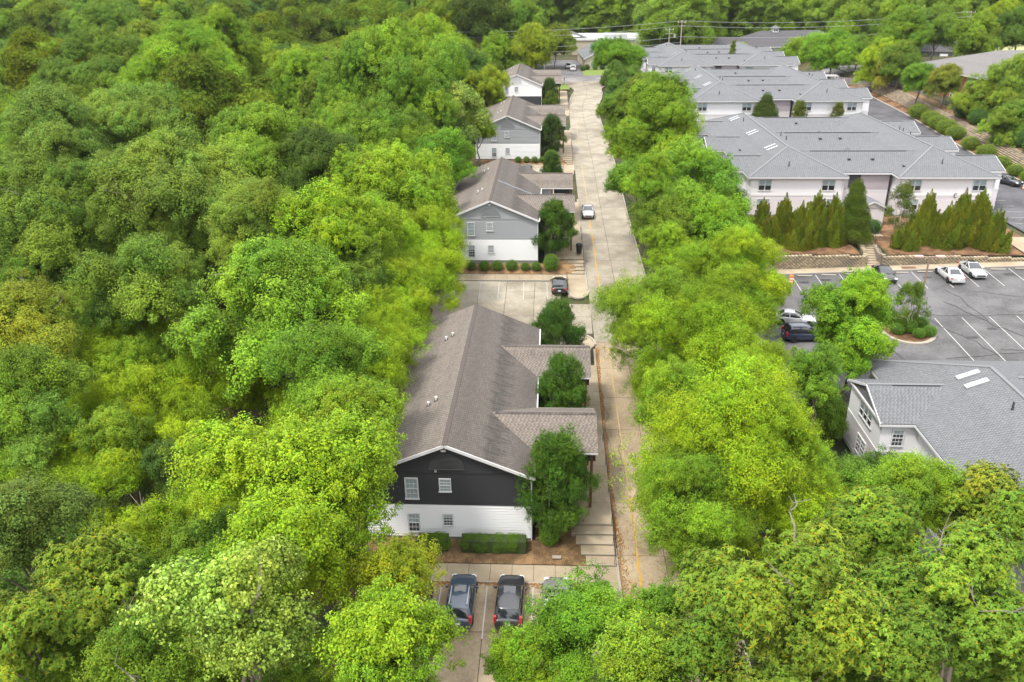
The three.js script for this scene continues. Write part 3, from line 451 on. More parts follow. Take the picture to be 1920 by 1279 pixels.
apartment({ label: 'middle apartment block with stepped grey roofs, between two like it', z: -179.3, eave: 14.62, detail: 0, skylights: [[-13, -9.6, 2], [-13, -22.6, 2], [-13, -37.4, 2]] });
apartment({ label: 'farthest of the grey hip-roofed apartment blocks, by the street with power lines', z: -236, eave: 15.9, detail: 0, skylights: [[-13, -9.6, 2], [-13, -22.6, 2]] });
apartment({ label: 'nearest apartment block below the parking lot, cut by the right picture edge', z: -22.5, eave: 7.05, skylights: [[-12.55, -38.2, 2]] });

// ---------------------------------------------------------------- asphalt lot, retaining wall and steps in front of block C
structure(put('parking_lot', sheet(19, 79.2, -70.5, -101.4, 0.02, 1), asphalt, scene, 1), 'worn dark asphalt parking lot with white stall lines and sealed cracks');
structure(put('parking_lot', sheet(65.8, 79.2, -101.4, -236, 0.02, 1), darkAsphalt, scene, 1), 'dark asphalt drive running back beside the apartment blocks');
{
  const lot = new THREE.Group(); lot.name = 'lot_markings'; scene.add(lot); structure(lot, 'white stall lines and black crack seal on the asphalt lot');
  for (let x = 30.6; x < 64; x += 2.96) { put('stall_line', strip([[x, -100.9], [x - 0.1, -95.4]], 0.1, 0.045), M.linePaint, lot); }
  for (let x = 42.7; x < 66; x += 2.93) put('stall_line', strip([[x, -87], [x - 0.3, -75.2]], 0.1, 0.045), M.linePaint, lot);
  for (let z = -108; z > -134; z -= 2.95) put('stall_line', strip([[66.6, z], [71.5, z + 0.1]], 0.1, 0.045), M.linePaint, lot);
  const wander = (x, z, dx, dz, n) => { const p = [[x, z]]; for (let i = 0; i < n; i++) p.push([p[i][0] + dx * (0.6 + rnd() * 0.8) + (rnd() - 0.5) * 0.9, p[i][1] + dz * (0.6 + rnd() * 0.8) + (rnd() - 0.5) * 0.9]); put('crack_seal', strip(p, 0.06 + rnd() * 0.05, 0.047, 0, 0.5), M.seal, lot); };
  wander(34, -93, 1.2, 1.0, 6); wander(47, -95, 0.2, 1.3, 7); wander(40.5, -88, 1.4, 0.1, 11); wander(42, -87, 0.3, 1.2, 8); wander(40, -77.5, 1.5, 0.05, 14); wander(50, -94, 1.1, 0.6, 12); wander(45.5, -91.5, 0.5, 1.2, 9); wander(52, -88, 1.2, 0.0, 9); wander(32, -96.5, 1.3, -0.1, 5); wander(46, -79, 0.8, 0.5, 6); wander(33, -84, 0.6, 1.2, 7); wander(68, -118, 0.6, -1, 12); wander(55, -80, 1, 0.7, 8);
  for (const [x, z, r] of [[34.2, -96.6, 0.8], [31.6, -98.6, 0.6], [34.4, -99.2, 0.7], [38.2, -98.7, 0.7], [46.6, -98.9, 0.6], [56.6, -99, 0.8], [59.5, -98.6, 0.7], [44.6, -82, 0.6], [47.4, -84, 0.5], [50.6, -80.6, 0.6], [53, -85, 0.5]]) { const ox = rnd() * 50, pts = Array.from({ length: 18 }, (_, i) => { const a = i / 18 * 6.283, q = r * (0.45 + 0.75 * noise(ox + 3 + Math.cos(a) * 1.6, ox + 3 + Math.sin(a) * 1.6, 256, 3)); return [x + Math.cos(a) * q * 1.3, z + Math.sin(a) * q * 0.6]; }), tr = [], yy = (p) => [p[0], gy(p[0], p[1]) + 0.036, p[1]]; pts.forEach((p, i) => tr.push(...yy([x, z]), ...yy(p), ...yy(pts[(i + 1) % 18]))); put('oil_stain', upward(geo(tr)), stainMat, lot); }
  structure(put('sidewalk', sheet(27.5, 66, -101.55, -103.2, 0.15, 0.8), walkMat, scene, 1), 'pale sidewalk between the asphalt lot and the block retaining wall');
  structure(put('kerb', strip([[19, -101.45], [66, -101.45]], 0.16, 0.16, 0.25), M.kerb, scene, 1), 'concrete kerb at the head of the asphalt lot');
  for (let x = 32.2, i = 0; x < 63; x += 2.96, i++) { const w = put('wheel_stop', new THREE.CapsuleGeometry(0.1, 1.7, 3, 8).rotateZ(Math.PI / 2).scale(1, 0.9, 1.1), M.kerb, scene, 1); w.position.set(x - 0.05, gy(x, -100.6) + 0.1, -100.6); tag(w, 'concrete wheel stop at the head of a stall in the asphalt lot', 'wheel stop', 'wheel stops along the lot kerb'); }
  const drain = thing('drain_grate', 'rusty iron drain cover set in the pale sidewalk by the block wall', 'drain cover', [45.6, gy(45.6, -102.1) + 0.165, -102.1]); put('frame', box(1.9, 0.03, 0.75), M.drainIron, drain); for (let k = -4; k <= 4; k++) put('bar', box(0.09, 0.02, 0.6, k * 0.19, 0.025, 0), M.drainIron, drain);
  // segmental block wall: every block its own
  const wall = (name, label, pts, hTop, hBase) => {
    const g = thing(name, label, 'retaining wall', [pts[0][0], hBase(pts[0][0]) - 0.2, pts[0][1]]); const blocks = [], o = new THREE.Object3D(), c = new THREE.Color(); g.updateMatrixWorld();
    let s = 0; for (let i = 0; i < pts.length - 1; i++) { const [ax, az] = pts[i], [bx, bz] = pts[i + 1], L = Math.hypot(bx - ax, bz - az), ang = Math.atan2(-(bz - az), bx - ax);
      for (let row = 0; row < 14; row++) for (let t = (row % 2) * 0.225; t < L; t += 0.45) { const x = ax + (bx - ax) * t / L, z = az + (bz - az) * t / L, y = hBase(x) - 0.2 + row * 0.2 + 0.1; if (y > hTop(x) + 0.05) continue; blocks.push([x, y, z - row * 0.02, ang + (rnd() - 0.5) * 0.03, y > hTop(x) - 0.15]); } }
    const m = new THREE.InstancedMesh(new THREE.CylinderGeometry(0.3, 0.3, 0.185, 6, 1).rotateY(Math.PI / 6).scale(0.72, 1, 0.9), M.block, blocks.length); m.name = 'block';
    blocks.forEach(([x, y, z, a, cap], i) => { o.position.set(x, y, z).sub(g.position); o.rotation.set(0, a, 0); o.scale.set(1.04 + rnd() * 0.04, 1, cap ? 1.25 : 1); o.updateMatrix(); m.setMatrixAt(i, o.matrix); const q = 0.75 + rnd() * 0.5; const st = noise(x * 0.6, y * 1.5 + 30); c.setRGB(0.30 * q, 0.245 * q, 0.165 * q); if (st > 0.56) c.lerp(new THREE.Color(0.16, 0.14, 0.12), clamp((st - 0.5) * 3, 0, 0.7)); m.setColorAt(i, c); });
    m.castShadow = m.receiveShadow = true; m.userData.kind = 'stuff'; g.add(m);
    const core = []; for (let i = 0; i < pts.length - 1; i++) { const x = (pts[i][0] + pts[i + 1][0]) / 2, h = hTop(x) - hBase(x) + 0.2; core.push(beam([pts[i][0] - g.position.x, h / 2 - 0.12, pts[i][1] - 0.32 - g.position.z], [pts[i + 1][0] - g.position.x, h / 2 - 0.12, pts[i + 1][1] - 0.32 - g.position.z], 0.4, h)); } put('core', core, M.foundation, g);
    return g;
  };
  const b = (x) => gy(x, -102.6) + 0.1;
  wall('retaining_wall', 'tan block retaining wall left of the concrete steps', [[26, -103.25], [40.3, -103.25], [40.7, -104.2], [41.4, -108.5]], (x) => x > 40.5 ? 6.1 : 5.95, (x) => x > 40.5 ? b(40.5) + (x - 40.5) * 1.3 : b(x));
  wall('retaining_wall', 'tan block retaining wall right of the steps, lower toward the drive', [[43.4, -108.5], [42.5, -104.2], [42.9, -103.3], [60.5, -103.25]], (x) => x > 54 ? 5.95 - (x - 54) * 0.03 : 5.95, (x) => b(x));
  const st = thing('entry_steps', 'long flight of concrete steps rising between the two block walls', 'steps', [41.6, 4.6, -103.2]); for (let k = 0; k < 14; k++) put('step', boxUV(1.75, 1.1, 0.6, 0.02 + k * 0.09, -0.36 + k * 0.14, -0.3 - k * 0.602), walkMat, st);
  const hr = thing('handrail', 'black metal handrail on the right side of the concrete steps by block C', 'handrail', [42.4, 4.9, -103.2]); put('rail', bar([0, 0.9, 0], [1.35, 2.75, -8.2], 0.03), M.black, hr); for (let k = 0; k <= 5; k++) put('post', bar([1.35 * k / 5, 1.85 * k / 5 - 0.2, -8.2 * k / 5], [1.35 * k / 5, 0.9 + 1.85 * k / 5, -8.2 * k / 5], 0.025), M.black, hr);
  structure(put('mulch_bed', sheet(27, 41, -103.95, -121.6, 0.05, 1), redMulch, scene, 1), 'reddish pine-straw bed behind the block wall left of the steps'); structure(put('mulch_bed', sheet(43, 64, -103.95, -121.6, 0.05, 1), redMulch, scene, 1), 'reddish pine-straw bed behind the block wall right of the steps');
  structure(put('landing', sheet(41, 45.5, -111.5, -124.5, 0.07, 1), walkMat, scene, 1), 'concrete walk from the steps to the breezeway of block C');
  structure(put('ramp', sheet(60.8, 64.8, -102.5, -111, 0.2, 1), walkMat, scene, 1), 'pale concrete ramp at the right end of the block wall');
  // small entrance canopy of block C
  const cn = thing('entrance_canopy', 'small pink gabled canopy over the steps to block C', 'canopy', [45.3, 6.1, -117.2]); put('roof', [slab([[-1.7, 2.9, 1.2], [0, 3.7, 1.2], [0, 3.7, -2.6], [-1.7, 2.9, -2.6]], 0.12), slab([[1.7, 2.9, 1.2], [0, 3.7, 1.2], [0, 3.7, -2.6], [1.7, 2.9, -2.6]], 0.12)], greyShingle, cn); put('gable', extrudeXY([[-1.5, 2.8], [1.5, 2.8], [0, 3.55]], 0.12, 0.9), M.pink, cn); put('wall', box(3, 2.9, 0.14, 0, 1.45, 0.85), M.pink, cn); put('rake_board', [beam([0, 3.62, 1.22], [1.72, 2.82, 1.22], 0.06, 0.18), beam([0, 3.62, 1.22], [-1.72, 2.82, 1.22], 0.06, 0.18)], M.trim, cn); for (const s of [-1, 1]) put('post', box(0.16, 2.9, 0.16, s * 1.5, 1.45, 0.98), M.trim, cn);
}
{ // planted island in the lot
  const pts = []; for (let k = 0; k < 40; k++) { const a = k / 40 * 2 * Math.PI; pts.push([38.55 + 2.65 * Math.cos(a), -84.1 + (Math.sin(a) > 0 ? 3.3 : 3.4) * Math.sin(a)]); }
  structure(put('island_kerb', strip([...pts, pts[0]], 0.42, 0.2, 0.3, 0.4), M.kerb, scene, 1), 'rounded concrete kerb of the planted island in the lot');
  structure(put('island_bed', sheet(35.8, 41.3, -80.7, -87.6, 0.17, 0.25, (x, z) => ((x - 38.55) / 2.55) ** 2 + ((z + 84.1) / 3.3) ** 2 < 1), redMulch, scene, 1), 'reddish mulch bed inside the lot island');
  const lp = thing('lamp_post', 'brown lamp post with two flat heads rising from the lot island', 'lamp post', [40.5, gy(40.5, -86.4) + 0.15, -86.4]); put('pole', new THREE.CylinderGeometry(0.09, 0.13, 7.4, 10).translate(0, 3.7, 0), M.brownMetal, lp); put('base', new THREE.CylinderGeometry(0.25, 0.3, 0.6, 12).translate(0, 0.3, 0), M.kerb, lp); put('arm', box(2.5, 0.09, 0.09, 0, 7.35, 0), M.brownMetal, lp); for (const s of [-1, 1]) put('lamp_head', [box(0.95, 0.14, 0.42, s * 1.15, 7.42, 0), box(0.8, 0.06, 0.34, s * 1.15, 7.33, 0)], std([0.5, 0.36, 0.3], 0.5), lp);
  const br = thing('traffic_barrel', 'orange traffic barrel with white bands at the left end of the lot', 'traffic barrel', [29.9, gy(29.9, -98.6) + 0.02, -98.6]); const seg = [[0, 0.2, 1], [0.2, 0.36, 0], [0.36, 0.54, 1], [0.54, 0.7, 0], [0.7, 0.88, 1], [0.88, 1.0, 1]]; for (const [a, c, o] of seg) put(o ? 'barrel_body' : 'white_band', new THREE.CylinderGeometry(0.3 - c * 0.07, 0.3 - a * 0.07, c - a, 18).translate(0, (a + c) / 2, 0), o ? M.orange : M.white, br); put('base', new THREE.CylinderGeometry(0.4, 0.42, 0.08, 18).translate(0, 0.04, 0), M.rubber, br);
  const b2 = br.clone(); b2.name = numbered('traffic_barrel'); b2.userData = { label: 'orange traffic barrel standing by the far drive at the right edge', category: 'traffic barrel' }; b2.position.set(77.6, gy(77.6, -138), -138); scene.add(b2);
}
{ // bank on the far side of the drive: block facing, beds and a board fence
  const bank = thing('block_bank', 'sloping tan block bank beyond the drive, below the board fence', 'retaining wall', [80, 8, -170]); const o = new THREE.Object3D(), c = new THREE.Color(), list = [];
  for (let z = -128; z > -236; z -= 0.62) for (let r = 0; r < 9; r++) { const x = 81.3 + r * 0.36; list.push([x, gy(x, z) + 0.07, z + (r % 2) * 0.31]); }
  const m = new THREE.InstancedMesh(new THREE.BoxGeometry(0.3, 0.28, 0.5), M.block, list.length); m.name = 'block'; list.forEach(([x, y, z], i) => { o.position.set(x - 80, y - 8, z + 170); o.rotation.set((rnd() - 0.5) * 0.1, (rnd() - 0.5) * 0.1, 0.3); o.updateMatrix(); m.setMatrixAt(i, o.matrix); const q = 0.7 + rnd() * 0.55; c.setRGB(0.27 * q, 0.215 * q, 0.15 * q); m.setColorAt(i, c); }); m.userData.kind = 'stuff'; m.castShadow = m.receiveShadow = true; bank.add(m);
  structure(put('pine_straw', sheet(79.4, 81.3, -126, -238, 0.05, 0.9), redMulch, scene, 1), 'pine-straw strip between the drive and the block bank'); structure(put('pine_straw', sheet(84.6, 87, -126, -238, 0.05, 1.1), mulch, scene, 1), 'pine-straw strip below the board fence');
  structure(put('kerb', strip([[79.3, -104], [79.3, -236]], 0.3, 0.15, 0.25), M.kerb, scene, 1), 'pale kerb along the far side of the drive');
  const fence = (label, line) => { const f = thing('board_fence', label, 'fence', [line[0][0], gy(...line[0]), line[0][1]]), mats = [0.75, 0.9, 1, 1.12, 1.3].map((k) => std([0.22 * k, 0.2 * k, 0.19 * k], 0.9)), bg = box(0.15, 1.8, 0.025), rest = []; let n = 0;
    for (let i = 0; i < line.length - 1; i++) { const [a, b] = [line[i], line[i + 1]], L = Math.hypot(b[0] - a[0], b[1] - a[1]), turn = Math.atan2(-(b[1] - a[1]), b[0] - a[0]); for (let t = 0; t < L; t += 0.165) { const x = lerp(a[0], b[0], t / L), z = lerp(a[1], b[1], t / L), h = (rnd() - 0.5) * 0.06, P = [x - line[0][0], gy(x, z) - gy(...line[0]) + 0.95 + h, z - line[0][1]]; if (n++ < 280) { const q = put('board', bg, pick(mats), f); q.position.set(...P); q.rotation.y = turn; } else rest.push(bg.clone().rotateY(turn).translate(...P)); } }
    if (rest.length) put('boards', rest, mats[2], f).userData.kind = 'stuff'; return f; };
  fence('weathered grey board fence above the block bank beyond the drive', [[86.6, -150], [87, -172], [87.4, -196]]);
  fence('weathered grey board fence behind the middle apartment block', [[87.4, -204], [86.5, -214], [82, -232], [78, -246]]);
  fence('wooden fence beside the cross-street corner below the round green tree', [[19.6, -226], [18.6, -240], [17.6, -248]]);
  fence('dark brown board fence in the shade left of the nearest apartment block', [[20.5, -69.6], [29, -69.8]]);
}

// ---------------------------------------------------------------- far buildings
{
  const cot = thing('office_cottage', 'small beige office with a grey gabled roof and dark shutters across the street', 'house', [15.5, 10.05, -284]); const E = 3.1, R = 5.9, hw = 5.6, L = 30, p = (R - E) / hw;
  put('wall', [extrudeXY([[-hw + 0.4, 0], [hw - 0.4, 0], [hw - 0.4, E + 0.15], [0, R - 0.1], [-hw + 0.4, E + 0.15]], 0.2, -0.6), boxUV(2 * hw - 0.8, E, L - 1, 0, E / 2, -L / 2 - 0.3)], M.beige, cot); put('roof', [slab([[-hw, E, 0], [0, R, 0], [0, R, -L], [-hw, E, -L]], 0.14), slab([[hw, E, 0], [0, R, 0], [0, R, -L], [hw, E, -L]], 0.14)], greyShingle, cot); for (const s of [-1, 1]) put('rake_board', beam([0, R - 0.1, 0.02], [s * hw, E - 0.1, 0.02], 0.06, 0.2), M.trim, cot);
  const w = sash(cot, 1.1, 1.7, 2.2, 0.8, -0.38, { blind: 0.4 }); for (const s of [-1, 1]) put('shutter', box(0.4, 1.8, 0.06, s * 0.9, 0.85, 0), M.black, w); sash(cot, 1.1, 1.7, -2.6, 0.8, -0.38, { blind: 0.4 }); cot.rotation.y = 0.05;
  const wh = thing('flat_roof_building', 'white flat-roofed commercial building behind the beige office', 'building', [18, 10.2, -345]); put('wall', boxUV(34, 5.2, 26, 0, 2.6, 0), M.beige, wh); put('roof', box(34.6, 0.35, 26.6, 0, 5.3, 0), M.white, wh); put('parapet', [box(34.8, 0.7, 0.3, 0, 5.7, 13.2), box(34.8, 0.7, 0.3, 0, 5.7, -13.2), box(0.3, 0.7, 26.2, 17.2, 5.7, 0), box(0.3, 0.7, 26.2, -17.2, 5.7, 0)], M.white, wh); put('roof_unit', box(9, 1.1, 3, 6, 6.0, 4), M.galvanized, wh); put('gable_roof', [slab([[-17, 5.6, 12], [-11, 7.8, 12], [-11, 7.8, 0], [-17, 5.6, 0]], 0.2), slab([[-5, 5.6, 12], [-11, 7.8, 12], [-11, 7.8, 0], [-5, 5.6, 0]], 0.2)], greyShingle, wh);
  const of = thing('office_building', 'large office with a dark hipped roof, white cupola and dormer, behind the apartments', 'building', [84, 10.6, -318], 0.18); const hip = (g, w, d, e, r, set, mat, nm = 'roof') => { const a = w / 2, b = d / 2; put(nm, slab([[-a, e, b], [a, e, b], [a - set, r, 0], [-a + set, r, 0]], 0.2), mat, g); put(nm, slab([[-a, e, -b], [a, e, -b], [a - set, r, 0], [-a + set, r, 0]], 0.2), mat, g); put(nm, slab([[-a, e, b], [-a, e, -b], [-a + set, r, 0]], 0.2), mat, g); put(nm, slab([[a, e, b], [a, e, -b], [a - set, r, 0]], 0.2), mat, g); };
  put('wall', boxUV(40, 4.2, 19, 0, 2.1, 0), M.white, of); hip(of, 42, 21, 4.2, 8.7, 10, darkShingle); put('fascia', [box(42, 0.25, 0.1, 0, 4.05, 10.5), box(0.1, 0.25, 21, -21, 4.05, 0)], M.trim, of); for (let x = -18; x < 19; x += 4) sash(of, 1.6, 1.7, x, 1.2, 9.55, { blind: 0.4, muntin: false, halves: 2 });
  { const c = new THREE.Group(); c.name = 'cupola'; of.add(c); c.position.set(-5.5, 8.3, 0); put('base', box(2.1, 1.5, 2.1, 0, 0.5, 0), M.white, c); put('roof', new THREE.ConeGeometry(2.0, 1.0, 4).rotateY(Math.PI / 4).translate(0, 1.75, 0), greyShingle, c); for (const k of [-0.55, 0, 0.55]) put('louvre', box(0.36, 0.75, 0.06, k, 0.65, 1.06), M.ventDark, c); }
  { const d = new THREE.Group(); d.name = 'dormer'; of.add(d); d.position.set(8, 5.2, 7.2); put('wall', extrudeXY([[-1.3, 0], [1.3, 0], [1.3, 1.5], [0, 2.6], [-1.3, 1.5]], 3, -2.6), M.white, d); for (const s of [-1, 1]) put('roof', slab([[s * 1.6, 1.45, 0.7], [0, 2.8, 0.7], [0, 2.8, -4], [s * 1.6, 1.45, -4]], 0.14), darkShingle, d); sash(d, 0.7, 1, 0, 0.4, 0.45, { blind: 0, muntin: false }); }
  const lw = thing('office_wing', 'lower grey-roofed wing left of the cupola office', 'building', [63.5, 10.6, -322], 0.1); put('wall', boxUV(17, 3.3, 13, 0, 1.65, 0), M.white, lw); hip(lw, 19, 15, 3.3, 6.2, 6, darkShingle); put('fascia', box(19, 0.25, 0.1, 0, 3.15, 7.5), M.trim, lw);
  const bk = thing('brick_apartments', 'red brick building with a wide tan-grey hipped roof behind the board fence', 'building', [108.5, 11.4, -206], 0.12); put('wall', boxUV(35, 6.3, 29, 0, 3.15, 0), M.brick, bk); hip(bk, 37, 31, 6.3, 10.6, 12, tanGreyShingle); put('fascia', [box(37, 0.25, 0.1, 0, 6.15, 15.5), box(0.1, 0.25, 31, -18.5, 6.15, 0)], M.trim, bk); for (const k of [-9, -3, 3, 9]) for (const y of [0.8, 3.8]) sash(bk, 1.0, 1.6, -17.55, y, k, { turn: -Math.PI / 2, blind: 0.5, muntin: false }); for (const x of [-14, -9, -4]) for (const y of [0.8, 3.8]) sash(bk, 1.0, 1.6, x, y, 14.55, { blind: 0.5, muntin: false }); for (const [x, z] of [[-2, 3], [1, 4.2], [4.5, 5.2], [8, 6]]) { const v = put('roof_vent', box(1.5, 0.3, 0.7), M.ventDark, bk); v.position.set(x, 10.6 - z * 4.3 / 15.5 + 0.15, z); }
  const sh = thing('grey_house', 'grey-roofed house far beyond the brick building', 'house', [128, 10.6, -300], -0.2); put('wall', boxUV(14, 3.4, 10, 0, 1.7, 0), M.grey, sh); put('roof', [slab([[-8, 3.3, 6], [8, 3.3, 6], [8, 6.2, 0], [-8, 6.2, 0]], 0.2), slab([[-8, 3.3, -6], [8, 3.3, -6], [8, 6.2, 0], [-8, 6.2, 0]], 0.2)], darkShingle, sh); put('door', box(1.2, 2.2, 0.1, 2, 1.1, 5.05), M.white, sh); put('porch', box(2.4, 2.6, 1.2, 2, 1.3, 5.6), M.white, sh);
  structure(put('clearing', sheet(150, 230, -262, -330, 0.3, 6), std([0.34, 0.34, 0.15], 1), scene, 1), 'pale sunlit grass clearing at the upper right');
  const pg = thing('pergola', 'small white pergola beside the fence behind the apartments', 'pergola', [76, gy(76, -240), -240]); put('frame', [...[[-1.6, -1.2], [1.6, -1.2], [-1.6, 1.2], [1.6, 1.2]].map(([x, z]) => box(0.16, 2.3, 0.16, x, 1.15, z)), box(3.8, 0.18, 0.18, 0, 2.35, 1.2), box(3.8, 0.18, 0.18, 0, 2.35, -1.2)], M.trim, pg); for (let k = -3; k <= 3; k++) put('slat', box(0.1, 0.12, 3, k * 0.5, 2.5, 0), M.trim, pg);
}
{ // power line along the cross street
  const poleAt = (label, x, z, h, arms, mat = M.pole) => { const y = gy(x, z), t = thing('utility_pole', label, 'utility pole', [x, y, z]); put('pole', new THREE.CylinderGeometry(0.13, 0.2, h, 10).translate(0, h / 2, 0), mat, t); arms.forEach((a, i) => put('crossarm', box(2.6, 0.14, 0.12, 0, h - 0.5 - i * 1.1, 0.15), mat, t)); for (const s of [-1, 0, 1]) put('insulator', new THREE.CylinderGeometry(0.06, 0.08, 0.25, 8).translate(s * 1.1, h - 0.28, 0.15), M.vent, t); return [x, y + h, z]; };
  const A = poleAt('pale utility pole with doubled crossarms rising behind the farthest apartment block', 38.6, -268, 15.4, [1, 1], M.paleBark), A2 = poleAt('shorter utility pole beside the crossarm pole behind the apartments', 35.2, -269, 13.2, [1, 1], M.paleBark), B = poleAt('utility pole among the trees left of the street end', -36, -268.5, 13.5, [1]), C = poleAt('brown utility pole behind the brick building', 123, -268, 15, [1]);
  { const t = put('transformer', new THREE.CylinderGeometry(0.35, 0.35, 1, 12).translate(36.8, A2[1] - 2.2, -268.8), M.galvanized, scene, 1); tag(t, 'grey transformer can slung between the paired utility poles', 'transformer'); }
  let wn = 0; const wire = (a, b, off, sag, label, r = 0.045) => { const pts = []; for (let i = 0; i <= 24; i++) { const t = i / 24; pts.push(new THREE.Vector3(lerp(a[0], b[0], t), lerp(a[1], b[1], t) + off - sag * 4 * t * (1 - t), lerp(a[2], b[2], t) + 0.15)); } tag(put('power_line', new THREE.TubeGeometry(new THREE.CatmullRomCurve3(pts), 48, r, 5), M.wire, scene, 1), label, 'cable', 'power lines along the cross street'); };
  for (const [o, s] of [[-0.1, 1], [-1.5, 1.2], [-4.6, 1.3], [-6.2, 1.2]]) wire(A, B, o, s, 'power cable strung from the crossarm pole toward the left trees'); for (const [o, s] of [[-0.1, 1.6], [-1.5, 1.6], [-4.6, 1.2]]) wire(A, C, o, s, 'power cable strung from the crossarm pole toward the brick building');
  const post = thing('street_light', 'slim grey lamp beside the cross street above the far driveway', 'street light', [-2.6, gy(-2.6, -270), -270]); put('pole', bar([0, 0, 0], [0, 7, 0], 0.07), M.wire, post); put('arm', bar([0, 6.9, 0], [1.6, 7.4, 0], 0.04), M.wire, post); put('lamp_head', new THREE.SphereGeometry(0.32, 10, 8).scale(1.3, 0.5, 0.8).translate(1.8, 7.4, 0), M.vent, post);
  const mb = thing('mailbox_post', 'black post lantern on the grass corner by the white house', 'post lantern', [3.2, gy(3.2, -243) + 0.5, -243]); put('post', bar([0, 0, 0], [0, 1.5, 0], 0.05), M.black, mb); put('lantern', box(0.26, 0.34, 0.26, 0, 1.6, 0), M.black, mb);
  structure(put('grass_corner', sheet(-4, 4.6, -233.5, -249, 0.5, 1, (x, z) => x < leftEdge(z) - 0.6), std([0.13, 0.19, 0.03], 1), scene, 1), 'raised grass corner with a mulch edge by the white house');
  { const t = tag(put('low_wall', strip([[-4, -233.3], [2.5, -233.6], [4.8, -236.5], [4.6, -241], [2, -246]], 0.25, 0.5, 0.7, 0.5), std([0.2, 0.12, 0.08], 0.9), scene, 1), 'low brown edging wall round the grass corner', 'edging wall'); }
  const hb = thing('wheeled_bin', 'black covered bin standing on the pavement by the grey house steps', 'bin', [3.65, 0, -104.2]); hb.position.y = 5.92; put('body', new THREE.CylinderGeometry(0.42, 0.34, 1.1, 14).translate(0, 0.55, 0), M.black, hb); put('lid', new THREE.SphereGeometry(0.44, 14, 8, 0, 7, 0, 1.6).scale(1, 0.7, 1).translate(0, 1.1, 0), M.black, hb);
  const ut = put('utility_cover', box(0.62, 0.06, 0.3), M.kerb, scene, 1); ut.position.set(0.6, lotY(-46.9) + 0.12, -46.9); tag(ut, 'small concrete utility cover in the mulch by the entry steps', 'utility cover');
}

